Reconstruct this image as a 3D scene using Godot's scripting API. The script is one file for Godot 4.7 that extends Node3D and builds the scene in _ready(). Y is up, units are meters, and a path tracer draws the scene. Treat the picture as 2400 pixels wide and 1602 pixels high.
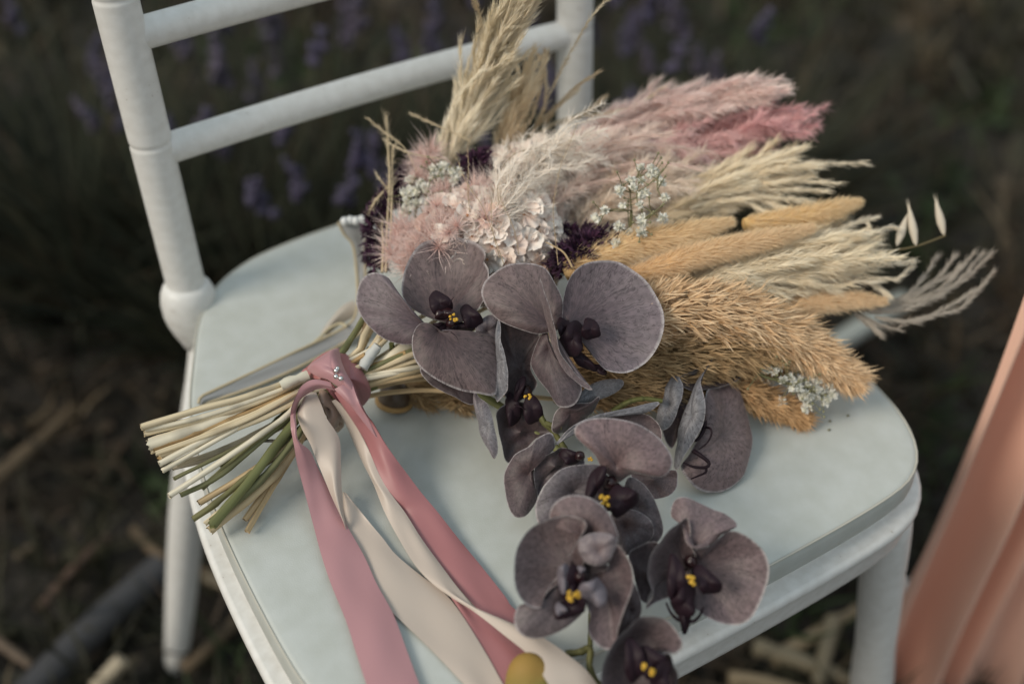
extends Node3D
# A white wooden chair in a dark lavender field, seen from above, with a dried-flower bouquet and a spray of smoky orchids on its seat.
# Axes: x along the chair's back, y up from the ground, z towards the chair's front edge. Seat top at y = 0.45.

const SEAT := 0.45
const TOWARDS := Vector3(-0.375, 0.691, 0.617)   # from the seat towards the viewer
var rng := RandomNumberGenerator.new()
var M := {}

func V(x: float, y: float, z: float) -> Vector3:          # tenths of a millimetre
	return Vector3(x, y, z) * 1e-4

func W(a: Array) -> PackedVector3Array:
	var o := PackedVector3Array()
	for k in range(0, a.size(), 3):
		o.append(Vector3(a[k], a[k + 1], a[k + 2]) * 1e-4)
	return o

class MB:
	var v := PackedVector3Array()
	var n := PackedVector3Array()
	var t := PackedVector2Array()
	var c := PackedColorArray()
	var i := PackedInt32Array()
	func vert(p: Vector3, col := Color.WHITE, uv := Vector2.ZERO, nor := Vector3.ZERO) -> int:
		v.append(p); n.append(nor); t.append(uv); c.append(col)
		return v.size() - 1
	func tri(a: int, b: int, d: int) -> void:
		i.append(a); i.append(b); i.append(d)
	func quad(a: int, b: int, d: int, e: int) -> void:
		tri(a, b, d); tri(a, d, e)
	func grid(P: PackedVector3Array, rows: int, cols: int, C: PackedColorArray, T: PackedVector2Array, wrap := false, flip := false) -> int:
		var at := v.size()
		v.append_array(P); c.append_array(C); t.append_array(T)
		n.resize(v.size())
		for r in rows - 1:
			for k in (cols if wrap else cols - 1):
				var k2 := (k + 1) % cols
				var a := at + r * cols + k
				var b := at + r * cols + k2
				var d := at + (r + 1) * cols + k2
				var e := at + (r + 1) * cols + k
				if flip: quad(a, e, d, b)
				else: quad(a, b, d, e)
		return at
	func mesh() -> ArrayMesh:
		var acc := PackedVector3Array()
		acc.resize(v.size())
		for k in range(0, i.size(), 3):
			var a := i[k]
			var b := i[k + 1]
			var d := i[k + 2]
			var f := (v[d] - v[a]).cross(v[b] - v[a])
			acc[a] += f; acc[b] += f; acc[d] += f
		for k in v.size():
			if n[k] == Vector3.ZERO:
				n[k] = acc[k].normalized() if acc[k].length_squared() > 0.0 else Vector3.UP
		var arr := []
		arr.resize(Mesh.ARRAY_MAX)
		arr[Mesh.ARRAY_VERTEX] = v
		arr[Mesh.ARRAY_NORMAL] = n
		arr[Mesh.ARRAY_TEX_UV] = t
		arr[Mesh.ARRAY_COLOR] = c
		arr[Mesh.ARRAY_INDEX] = i
		var m := ArrayMesh.new()
		m.add_surface_from_arrays(Mesh.PRIMITIVE_TRIANGLES, arr)
		return m

# ---------------------------------------------------------------- scene tree helpers
func obj(called: String, b, m: Material, parent: Node = self) -> MeshInstance3D:
	var o := MeshInstance3D.new()
	o.name = called
	o.mesh = b.mesh() if b is MB else b
	o.material_override = null
	for s in o.mesh.get_surface_count():
		o.set_surface_override_material(s, m)
	parent.add_child(o, true)
	return o

func tag(o: Node, label: String, category: String, group := "") -> Node:
	o.set_meta("label", label)
	o.set_meta("category", category)
	if group: o.set_meta("group", group)
	return o

func thing(called: String, label: String, category: String, group := "", at := Vector3.ZERO) -> Node3D:
	var o := Node3D.new()
	o.name = called
	o.position = at
	add_child(o, true)
	tag(o, label, category, group)
	return o

# ---------------------------------------------------------------- curves
func cr(a: Vector3, b: Vector3, d: Vector3, e: Vector3, s: float) -> Vector3:
	return b.cubic_interpolate(d, a, e, s)

func spline(P: PackedVector3Array, count: int) -> PackedVector3Array:     # open, evenly by length
	var fine := PackedVector3Array()
	var m := P.size()
	for k in m - 1:
		var a := P[maxi(k - 1, 0)]
		var e := P[mini(k + 2, m - 1)]
		for q in 8:
			fine.append(cr(a, P[k], P[k + 1], e, q / 8.0))
	fine.append(P[m - 1])
	return even(fine, count)

func even(fine: PackedVector3Array, count: int) -> PackedVector3Array:
	var L := PackedFloat32Array([0.0])
	for k in range(1, fine.size()):
		L.append(L[k - 1] + fine[k].distance_to(fine[k - 1]))
	var out := PackedVector3Array()
	var j := 1
	for q in count:
		var want := L[L.size() - 1] * q / float(count - 1)
		while j < L.size() - 1 and L[j] < want: j += 1
		var d := L[j] - L[j - 1]
		out.append(fine[j - 1].lerp(fine[j], clampf((want - L[j - 1]) / d, 0, 1) if d > 1e-9 else 0.0))
	return out

func ring_spline(P: PackedVector3Array, count: int) -> PackedVector3Array:   # closed
	var fine := PackedVector3Array()
	var m := P.size()
	for k in m:
		for q in 8:
			fine.append(cr(P[(k - 1 + m) % m], P[k], P[(k + 1) % m], P[(k + 2) % m], q / 8.0))
	fine.append(fine[0])
	var e := even(fine, count + 1)
	e.resize(count)
	return e

func side_of(d: Vector3) -> Vector3:
	var s := d.cross(Vector3.UP)
	if s.length() < 0.1: s = d.cross(Vector3.RIGHT)
	return s.normalized()

func rv() -> Vector3:
	return Vector3(rng.randf_range(-1, 1), rng.randf_range(-1, 1), rng.randf_range(-1, 1))

func dim(c: Color, k: float) -> Color:
	return Color(c.r * k, c.g * k, c.b * k)

# ---------------------------------------------------------------- solids
func tube(b: MB, P: PackedVector3Array, R: PackedFloat32Array, sides := 10, col := Color.WHITE, caps := true, rough := 0.0) -> void:
	var m := P.size()
	var pts := PackedVector3Array()
	var cs := PackedColorArray()
	var ts := PackedVector2Array()
	var d0 := (P[1] - P[0]).normalized()
	var s := side_of(d0)
	for k in m:
		var d := (P[mini(k + 1, m - 1)] - P[maxi(k - 1, 0)]).normalized()
		s = (s - d * s.dot(d)).normalized()
		var u := d.cross(s)
		var r := R[0] if R.size() == 1 else R[k]
		for q in sides:
			var a := TAU * q / sides
			var rr := r * (1.0 + rough * sin(a * 3.0 + k * 1.7))
			pts.append(P[k] + (s * cos(a) + u * sin(a)) * rr)
			cs.append(col)
			ts.append(Vector2(float(q) / sides, k * 0.25))
	b.grid(pts, m, sides, cs, ts, true)
	if caps:
		for e in [0, m - 1]:
			var at := b.v.size()
			b.vert(P[e], col)
			for q in sides: b.vert(pts[e * sides + q], col)
			for q in sides:
				if e == 0: b.tri(at, at + 1 + (q + 1) % sides, at + 1 + q)
				else: b.tri(at, at + 1 + q, at + 1 + (q + 1) % sides)

func lathe(b: MB, base: Vector3, axis: Vector3, prof: PackedVector2Array, sides := 20, col := Color.WHITE) -> void:   # profile: (radius, height)
	axis = axis.normalized()
	var s := side_of(axis)
	var u := axis.cross(s)
	var pts := PackedVector3Array()
	var cs := PackedColorArray()
	var ts := PackedVector2Array()
	for k in prof.size():
		for q in sides:
			var a := TAU * q / sides
			pts.append(base + axis * prof[k].y + (s * cos(a) + u * sin(a)) * prof[k].x)
			cs.append(col)
			ts.append(Vector2(float(q) / sides, float(k) / prof.size()))
	b.grid(pts, prof.size(), sides, cs, ts, true)

func blob(b: MB, at: Vector3, bx: Basis, sides := 10, col := Color.WHITE, lump := 0.0, seed_ := 0) -> void:    # ellipsoid, bx columns are the half axes
	var rows := sides / 2 + 2
	var pts := PackedVector3Array()
	var cs := PackedColorArray()
	var ts := PackedVector2Array()
	for r in rows:
		var th := PI * r / (rows - 1)
		for q in sides:
			var a := TAU * q / sides
			var p := Vector3(sin(th) * cos(a), cos(th), sin(th) * sin(a))
			var k := 1.0 + lump * sin(p.x * 5 + seed_) * sin(p.y * 6 + seed_ * 2.0) * sin(p.z * 5 + 1.3 * seed_)
			pts.append(at + bx * (p * k))
			cs.append(col)
			ts.append(Vector2(float(q) / sides, float(r) / rows))
	b.grid(pts, rows, sides, cs, ts, true)

func ball(b: MB, at: Vector3, r: float, sides := 10, col := Color.WHITE, lump := 0.0) -> void:
	blob(b, at, Basis.from_scale(Vector3(r, r, r)), sides, col, lump, rng.randi() % 100)

# one hair or narrow blade: tapered, bent, facing outwards
func hair(b: MB, base: Vector3, dir: Vector3, length: float, width: float, face: Vector3, col: Color, tip: Color, bend := Vector3.ZERO) -> void:
	var s := dir.cross(face)
	if s.length_squared() < 1e-8: s = side_of(dir)
	s = s.normalized() * width * 0.5
	var nn := s.cross(dir).normalized()
	if nn.dot(face) < 0.0: nn = -nn
	var mid := base + dir * length * 0.5 + bend * length * 0.22
	var end := base + dir * length + bend * length * 0.8
	var a := b.vert(base - s, col, Vector2.ZERO, nn)
	b.vert(base + s, col, Vector2.ZERO, nn)
	b.vert(mid - s * 0.75, col.lerp(tip, 0.5), Vector2.ZERO, nn)
	b.vert(mid + s * 0.75, col.lerp(tip, 0.5), Vector2.ZERO, nn)
	b.vert(end, tip, Vector2.ZERO, nn)
	var g := (b.v[a + 2] - b.v[a]).cross(b.v[a + 1] - b.v[a])
	if g.dot(nn) > 0.0:
		b.tri(a, a + 1, a + 2); b.tri(a + 1, a + 3, a + 2); b.tri(a + 2, a + 3, a + 4)
	else:
		b.tri(a, a + 2, a + 1); b.tri(a + 1, a + 2, a + 3); b.tri(a + 2, a + 4, a + 3)

func along(P: PackedVector3Array, s: float) -> Vector3:
	var x := clampf(s, 0, 1) * (P.size() - 1)
	var k := mini(int(x), P.size() - 2)
	return P[k].lerp(P[k + 1], x - k)

func heading(P: PackedVector3Array, s: float) -> Vector3:
	var k := mini(int(clampf(s, 0, 1) * (P.size() - 1)), P.size() - 2)
	return (P[k + 1] - P[k]).normalized()

func radius_at(R: Array, s: float) -> float:
	var x := clampf(s, 0, 1) * (R.size() - 1)
	var k := mini(int(x), R.size() - 2)
	return lerpf(R[k], R[k + 1], x - k)

# a soft brush of hairs round a curved axis
func fuzzy(b: MB, P: PackedVector3Array, R: Array, count: int, hair_len: float, hair_w: float, lean: float, dark: Color, light: Color, tipc: Color, wild := 0.35, core := 0.5) -> void:
	for k in count:
		var s := rng.randf()
		var p := along(P, s)
		var d := heading(P, s)
		var e1 := side_of(d)
		var e2 := d.cross(e1)
		var a := rng.randf() * TAU
		var out := e1 * cos(a) + e2 * sin(a)
		var r := radius_at(R, s)
		var dir := (d * lean + out * (1.0 - lean) + rv() * wild).normalized()
		var c := dark.lerp(light, rng.randf())
		hair(b, p + out * r * core * rng.randf_range(0.5, 1.0), dir, hair_len * rng.randf_range(0.6, 1.2) * (0.45 + 0.55 * r / radius_at(R, 0.4)), hair_w, (out * 0.8 + Vector3.UP * 0.5 + rv() * 0.6).normalized(), c, c.lerp(tipc, 0.6), d * 0.35 + Vector3(0, -0.15, 0))

# a feathery plume: many side branches that leave the axis, each with its own down
func plumose(b: MB, P: PackedVector3Array, R: Array, branches: int, each: int, reach: float, hair_len: float, hair_w: float, dark: Color, light: Color, tipc: Color, lean := 0.8, wild := 0.12, from := 0.0, core := 0.0006) -> void:
	for k in branches:
		var s0 := from + (0.92 - from) * (k + rng.randf()) / branches
		var d := heading(P, s0)
		var e1 := side_of(d)
		var e2 := d.cross(e1)
		var a := rng.randf() * TAU
		var out := e1 * cos(a) + e2 * sin(a)
		var r := radius_at(R, s0) * rng.randf_range(0.35, 1.0)
		var s1 := s0 + reach * rng.randf_range(0.6, 1.15)
		var over := maxf(s1 - 1.0, 0.0)
		var total := 0.0
		for q in P.size() - 1: total += P[q].distance_to(P[q + 1])
		var end := along(P, s1) + heading(P, s1) * over * total + out * r + rv() * r * 0.35 + Vector3(0, -0.12, 0) * r
		var mid := along(P, lerpf(s0, s1, 0.45)) + out * r * 0.75 + rv() * r * 0.15
		var Q := spline(PackedVector3Array([along(P, s0), mid, end]), 14)
		var tone := rng.randf_range(-0.25, 0.25)
		if core > 0.0:
			var RR := PackedFloat32Array()
			for q in 14: RR.append(core * (1.0 - 0.75 * q / 13.0) * (1.0 + 0.12 * sin(q * 2.3 + k)))
			tube(b, Q, RR, 6, dark.lerp(light, clampf(0.65 + tone, 0, 1)), false, 0.15)
		for h in each:
			var s := pow(rng.randf(), 0.8)
			var hd := heading(Q, s)
			var f1 := side_of(hd)
			var aa := rng.randf() * TAU
			var ho := f1 * cos(aa) + hd.cross(f1) * sin(aa)
			var c := dark.lerp(light, clampf(rng.randf() + tone, 0, 1))
			hair(b, along(Q, s) + ho * 0.0006, (hd * lean + ho * (1.0 - lean) + rv() * wild).normalized(), hair_len * rng.randf_range(0.5, 1.2) * (1.0 - 0.35 * s), hair_w, (out * 0.45 + Vector3.UP * 0.8 + rv() * 0.35).normalized(), c, c.lerp(tipc, 0.6), rv() * 0.12 + Vector3(0, -0.1, 0))

# ---------------------------------------------------------------- thin sheets
# A sheet that runs from L[0] out to the closed outline L[1..]: cupped, slightly wavy, with thickness and a rim.
func petal_mesh(L: PackedVector3Array, cup: float, front: Color, deep: Color, back: Color, rim: Color, thick := 0.0007, wave := 0.0012, cols := 64) -> MB:
	var b := MB.new()
	var base := L[0]
	var O := ring_spline(L.slice(1), cols)
	var nrm := Vector3.ZERO
	for k in cols:
		nrm += (O[k] - base).cross(O[(k + 1) % cols] - base)
	nrm = nrm.normalized()
	var turned := nrm.dot(TOWARDS) < 0.0
	if turned: nrm = -nrm
	var S := [0.0, 0.08, 0.18, 0.3, 0.42, 0.55, 0.68, 0.8, 0.9, 0.96, 0.985, 1.0]
	var ph := rng.randf() * TAU
	var reach := 0.0
	for k in cols: reach = maxf(reach, O[k].distance_to(base))
	for face in 2:
		var pts := PackedVector3Array()
		var cs := PackedColorArray()
		var ts := PackedVector2Array()
		for s in S:
			for k in cols:
				var a := TAU * k / cols
				var far := O[k].distance_to(base) / reach
				var p: Vector3 = base.lerp(O[k], s)
				p += nrm * cup * 5.5 * s * (1.0 - s) * (0.35 + 0.65 * far)
				p += nrm * wave * far * s * s * (sin(a * 3.0 + ph) + 0.6 * sin(a * 5.0 + 2.0 * ph) + 0.35 * sin(a * 9.0 + 4.0 * ph))
				var th: float = thick * 0.5 * sqrt(maxf(0.0, 1.0 - pow(s, 14.0)) + 0.02)
				p += nrm * (th if face == 0 else -th)
				pts.append(p)
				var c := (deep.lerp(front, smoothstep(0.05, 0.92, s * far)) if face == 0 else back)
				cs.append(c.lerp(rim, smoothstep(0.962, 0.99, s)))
				ts.append(Vector2(float(k) / cols * 2.0, s * far * 0.98))
		b.grid(pts, S.size(), cols, cs, ts, true, (face == 1) != turned)
	return b

# a band between two edges, with thickness
func band(b: MB, A: PackedVector3Array, B: PackedVector3Array, across := 8, cup := 0.0, thick := 0.0004, col := Color.WHITE, other := Color.WHITE, count := 60) -> void:
	var ea := spline_by_index(A, count)
	var eb := spline_by_index(B, count)
	for face in 2:
		var pts := PackedVector3Array()
		var cs := PackedColorArray()
		var ts := PackedVector2Array()
		var run := 0.0
		for r in count:
			if r > 0: run += ((ea[r] + eb[r]) * 0.5).distance_to((ea[r - 1] + eb[r - 1]) * 0.5)
			var along_ := (ea[mini(r + 1, count - 1)] + eb[mini(r + 1, count - 1)] - ea[maxi(r - 1, 0)] - eb[maxi(r - 1, 0)])
			var nn := along_.cross(eb[r] - ea[r]).normalized()
			if nn.dot(TOWARDS) < 0.0: nn = -nn
			for q in across:
				var s := q / float(across - 1)
				var p := ea[r].lerp(eb[r], s) + nn * (cup * 4.0 * s * (1.0 - s) + (0.0008 * sin(run * 95.0 + s * 4.0) + 0.0005 * sin(run * 41.0 - s * 3.0 + 1.0)) * sin(s * PI) + (thick * 0.5 if face == 0 else -thick * 0.5))
				pts.append(p)
				cs.append(col if face == 0 else other)
				ts.append(Vector2(s, run * 30.0))
		b.grid(pts, count, across, cs, ts, false, face == 1)

func spline_by_index(P: PackedVector3Array, count: int) -> PackedVector3Array:
	var out := PackedVector3Array()
	var m := P.size()
	for q in count:
		var x := q / float(count - 1) * (m - 1)
		var k := mini(int(x), m - 2)
		out.append(cr(P[maxi(k - 1, 0)], P[k], P[k + 1], P[mini(k + 2, m - 1)], x - k))
	return out

# ---------------------------------------------------------------- materials
func mat(c: Color, rough := 0.6, vertex := false) -> StandardMaterial3D:
	var m := StandardMaterial3D.new()
	m.albedo_color = c.linear_to_srgb()
	m.roughness = rough
	m.vertex_color_use_as_albedo = vertex
	return m

func noise(freq: float, seed_ := 1, oct := 4, kind := FastNoiseLite.TYPE_SIMPLEX_SMOOTH) -> FastNoiseLite:
	var f := FastNoiseLite.new()
	f.noise_type = kind
	f.frequency = freq
	f.seed = seed_
	f.fractal_octaves = oct
	return f

func petal_texture() -> Array:       # veins that run out from the base, blotches; [colour, normal]
	var w := 768
	var h := 384
	var im := Image.create(w, h, false, Image.FORMAT_RGB8)
	var hi := Image.create(w, h, false, Image.FORMAT_RGB8)
	var nv := noise(0.034, 5, 2)
	var nw := noise(0.012, 7, 2)
	var nb := noise(0.02, 9, 4)
	var nf := noise(0.25, 11, 2)
	for x in w:
		for y in h:
			var s := y / float(h)
			var ang := TAU * x / w
			var cx := cos(ang) * 110.0
			var cy := sin(ang) * 110.0
			var warp := nw.get_noise_3d(cx, cy, y * 1.6) * 22.0
			var vein := absf(nv.get_noise_3d(cx + warp, cy + warp, y * 0.13))
			vein = 1.0 - smoothstep(0.0, 0.13, vein)
			var net := absf(nv.get_noise_3d(cx * 1.4 + 60.0, cy * 1.4, y * 0.9))
			net = 1.0 - smoothstep(0.0, 0.12, net)
			var blot := nb.get_noise_3d(cx, cy, y * 1.2)
			var grain := nf.get_noise_3d(cx * 2.0, cy * 2.0, y * 1.3)
			var k := 0.93 + 0.20 * blot + 0.03 * grain - 0.36 * vein * (1.0 - 0.45 * s) - 0.07 * net
			k = clampf(k, 0.2, 1.0)
			im.set_pixel(x, y, Color(k, k * (0.985 - 0.03 * vein), k * (0.99 - 0.01 * vein)))
			var g := clampf(0.6 - 0.4 * vein - 0.15 * net + 0.1 * grain, 0, 1)
			hi.set_pixel(x, y, Color(g, g, g))
	hi.bump_map_to_normal_map(2.0)
	return [ImageTexture.create_from_image(im), ImageTexture.create_from_image(hi)]

func noise_texture(freq: float, lo: Color, hi: Color, seed_ := 3, size := 512, oct := 5) -> NoiseTexture2D:
	var n := NoiseTexture2D.new()
	n.width = size
	n.height = size
	n.seamless = true
	n.noise = noise(freq, seed_, oct)
	var g := Gradient.new()
	g.set_color(0, lo)
	g.set_color(1, hi)
	n.color_ramp = g
	return n

func normal_texture(freq: float, strength: float, seed_ := 4, size := 512, oct := 4) -> NoiseTexture2D:
	var n := NoiseTexture2D.new()
	n.width = size
	n.height = size
	n.seamless = true
	n.as_normal_map = true
	n.bump_strength = strength
	n.noise = noise(freq, seed_, oct)
	return n

func scuffed(freq: float, seed_: int, dirt: Color, low: Color) -> NoiseTexture2D:     # even paint with a few worn, dirty specks
	var n := noise_texture(freq, low, Color(1, 1, 1), seed_, 768, 6)
	n.color_ramp.set_offset(0, 0.16)
	n.color_ramp.add_point(0.05, dirt)
	n.color_ramp.add_point(0.10, low)
	return n

func make_materials() -> void:
	var m := mat(Color(0.82, 0.82, 0.80), 0.42)                       # gloss paint of the chair
	m.albedo_texture = scuffed(0.02, 31, Color(0.62, 0.58, 0.52), Color(0.93, 0.925, 0.915))
	m.uv1_triplanar = true
	m.uv1_scale = Vector3(6, 6, 6)
	M.paint = m
	m = mat(Color(0.545, 0.57, 0.545), 0.5)                            # leatherette of the cushion
	m.albedo_texture = noise_texture(0.009, Color(0.94, 0.94, 0.925), Color(1, 1, 1), 8)
	m.normal_enabled = true
	m.normal_texture = normal_texture(0.2, 1.5)
	m.normal_scale = 0.22
	m.uv1_triplanar = true
	m.uv1_scale = Vector3(9, 9, 9)
	M.vinyl = m
	M.piping = mat(Color(0.50, 0.485, 0.42), 0.6)
	var pt := petal_texture()
	m = mat(Color(0.80, 0.785, 0.78), 0.55, true)
	m.albedo_texture = pt[0]
	m.normal_enabled = true
	m.normal_texture = pt[1]
	m.normal_scale = 0.22
	m.rim_enabled = true
	m.rim = 0.35
	M.petal = m
	M.lip = mat(Color(0.020, 0.010, 0.015), 0.5)
	M.lip.metallic_specular = 0.3
	M.lip_pale = mat(Color(0.155, 0.135, 0.155), 0.5)
	M.column = mat(Color(0.024, 0.008, 0.010), 0.3)
	M.callus = mat(Color(0.62, 0.37, 0.035), 0.5)
	m = mat(Color(1, 1, 1), 0.75, true)                                # dry plant matter, tinted per vertex
	m.backlight = Color(0.35, 0.35, 0.35)
	M.dry = m
	m = mat(Color(1, 1, 1), 0.7, true)                                 # fine silky plumes let the light through
	m.backlight = Color(0.9, 0.9, 0.9)
	M.silk = m
	M.dry_solid = mat(Color(1, 1, 1), 0.7, true)
	m = mat(Color(1, 1, 1), 0.6, true)
	m.backlight = Color(0.6, 0.6, 0.6)
	M.thin_petal = m
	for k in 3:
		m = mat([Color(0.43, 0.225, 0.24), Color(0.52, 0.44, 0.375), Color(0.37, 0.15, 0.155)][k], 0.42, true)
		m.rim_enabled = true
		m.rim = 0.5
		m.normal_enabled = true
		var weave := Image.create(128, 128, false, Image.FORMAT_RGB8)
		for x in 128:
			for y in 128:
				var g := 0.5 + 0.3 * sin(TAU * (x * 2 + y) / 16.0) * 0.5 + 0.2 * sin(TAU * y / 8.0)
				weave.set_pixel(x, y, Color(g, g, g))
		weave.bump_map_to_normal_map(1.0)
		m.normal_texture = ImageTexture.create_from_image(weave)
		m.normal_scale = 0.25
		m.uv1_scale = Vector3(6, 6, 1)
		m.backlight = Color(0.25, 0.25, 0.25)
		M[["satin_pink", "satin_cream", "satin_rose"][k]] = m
	m = mat(Color(0.33, 0.335, 0.335), 0.45, true)
	M.satin_grey = m
	m = mat(Color(1, 1, 1), 0.6, true)
	m.backlight = Color(0.7, 0.7, 0.7)
	M.drape = m
	M.silver = mat(Color(0.75, 0.75, 0.74), 0.25)
	M.silver.metallic = 1.0
	M.pearl = mat(Color(0.72, 0.74, 0.74), 0.25)
	m = mat(Color(1, 1, 1), 0.95)
	m.albedo_texture = noise_texture(0.02, Color(0.012, 0.010, 0.008).linear_to_srgb(), Color(0.045, 0.038, 0.028).linear_to_srgb(), 21, 1024, 6)
	m.uv1_triplanar = true
	m.uv1_world_triplanar = true
	m.uv1_scale = Vector3(0.7, 0.7, 0.7)
	m.normal_enabled = true
	m.normal_texture = normal_texture(0.05, 8.0, 22)
	M.soil = m
	M.wood_grey = mat(Color(0.045, 0.045, 0.048), 0.7)
	M.bar_pale = mat(Color(0.42, 0.44, 0.40), 0.6)

func _ready() -> void:
	rng.seed = 20240611
	var cam := Camera3D.new()
	cam.name = "camera"
	cam.transform = Transform3D(Basis(Vector3(0.866508, 0.025289, 0.498522), Vector3(0.329117, 0.721936, -0.608679), Vector3(-0.375294, 0.691497, 0.617241)), Vector3(-0.28584, 1.00752, 0.64374))
	cam.near = 0.02
	cam.far = 60.0
	var lens := CameraAttributesPhysical.new()
	lens.frustum_focal_length = 41.36
	lens.frustum_focus_distance = 0.685
	lens.exposure_aperture = 2.5
	cam.attributes = lens
	cam.fov = 32.365
	add_child(cam)
	cam.current = true
	var env := Environment.new()
	env.background_mode = Environment.BG_SKY
	var sky := ProceduralSkyMaterial.new()
	sky.sky_top_color = Color(0.67, 0.735, 0.775)
	sky.sky_horizon_color = Color(0.61, 0.605, 0.59)
	sky.sky_curve = 0.7
	sky.ground_bottom_color = Color(0.10, 0.09, 0.08)
	sky.ground_horizon_color = Color(0.25, 0.24, 0.22)
	sky.sun_angle_max = 1.0
	var sk := Sky.new()
	sk.sky_material = sky
	env.sky = sk
	env.tonemap_mode = Environment.TONE_MAPPER_LINEAR
	env.tonemap_exposure = 1.3
	env.sdfgi_enabled = true
	env.ssao_enabled = true
	env.ssil_enabled = true
	var we := WorldEnvironment.new()
	we.name = "world_environment"
	we.environment = env
	add_child(we)
	var sun := DirectionalLight3D.new()
	sun.name = "sun"
	sun.light_color = Color(1.0, 0.96, 0.90)
	sun.light_energy = 0.5
	sun.light_angular_distance = 25.0
	sun.shadow_enabled = true
	add_child(sun)
	sun.look_at_from_position(Vector3(-1.75, 1.45, -0.15), Vector3.ZERO)
	make_materials()
	build_ground()
	build_chair()
	build_field()
	build_drape()
	build_bouquet()
	build_orchids()
	build_ribbons()

# ---------------------------------------------------------------- ground
func build_ground() -> void:
	var b := MB.new()
	var g := noise(1.7, 31, 4)
	var pts := PackedVector3Array()
	var cs := PackedColorArray()
	var ts := PackedVector2Array()
	var nn := 121
	for r in nn:
		for k in nn:
			# fine in the middle, wide towards the horizon
			var fx := (k / float(nn - 1)) * 2.0 - 1.0
			var fz := (r / float(nn - 1)) * 2.0 - 1.0
			var x := fx * 3.0 + signf(fx) * pow(absf(fx), 7.0) * 27.0
			var z := fz * 3.0 + signf(fz) * pow(absf(fz), 7.0) * 27.0
			var near := exp(-(x * x + z * z) / 30.0)
			pts.append(Vector3(x, -0.030 + 0.022 * g.get_noise_2d(x * 2.0, z * 2.0) * near, z))
			cs.append(Color.WHITE)
			ts.append(Vector2(x, z))
	b.grid(pts, nn, nn, cs, ts, false, false)
	obj("ground", b, M.soil).set_meta("kind", "structure")

# ---------------------------------------------------------------- the chair
func seat_outline(grow: float) -> PackedVector3Array:
	var half := [Vector2(0, -0.0305), Vector2(0.045, -0.030), Vector2(0.084, -0.027), Vector2(0.112, -0.021), Vector2(0.140, -0.006), Vector2(0.163, 0.022), Vector2(0.181, 0.061), Vector2(0.197, 0.102), Vector2(0.207, 0.15), Vector2(0.2115, 0.195), Vector2(0.2125, 0.25), Vector2(0.2105, 0.305), Vector2(0.2055, 0.332), Vector2(0.195, 0.353), Vector2(0.180, 0.3665), Vector2(0.160, 0.373), Vector2(0.12, 0.3765), Vector2(0.06, 0.3785), Vector2(0, 0.379)]
	var P := PackedVector3Array()
	for p in half: P.append(Vector3(p.x, 0, p.y))
	for k in range(half.size() - 2, 0, -1): P.append(Vector3(-half[k].x, 0, half[k].y))
	var O := ring_spline(P, 160)
	var out := PackedVector3Array()
	for k in O.size():
		var d := (O[(k + 1) % O.size()] - O[(k - 1 + O.size()) % O.size()]).normalized()
		out.append(O[k] + Vector3(d.z, 0, -d.x) * grow)
	return out

func stack(b: MB, steps: Array) -> void:       # closed body from stacked outlines: [grow, height]
	var pts := PackedVector3Array()
	var cs := PackedColorArray()
	var ts := PackedVector2Array()
	for s in steps:
		var O: PackedVector3Array
		if s[0] <= -0.09:
			O = seat_outline(-0.002)
			for k in O.size(): O[k] = Vector3(0, 0, 0.18).lerp(O[k], s[0] + 1.1 if s.size() < 3 else s[2])
		else: O = seat_outline(s[0])
		for p in O:
			pts.append(Vector3(p.x, s[1], p.z))
			cs.append(Color.WHITE)
			ts.append(Vector2(p.x * 4.0, p.z * 4.0 + s[1]))
	b.grid(pts, steps.size(), 160, cs, ts, true)

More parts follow.
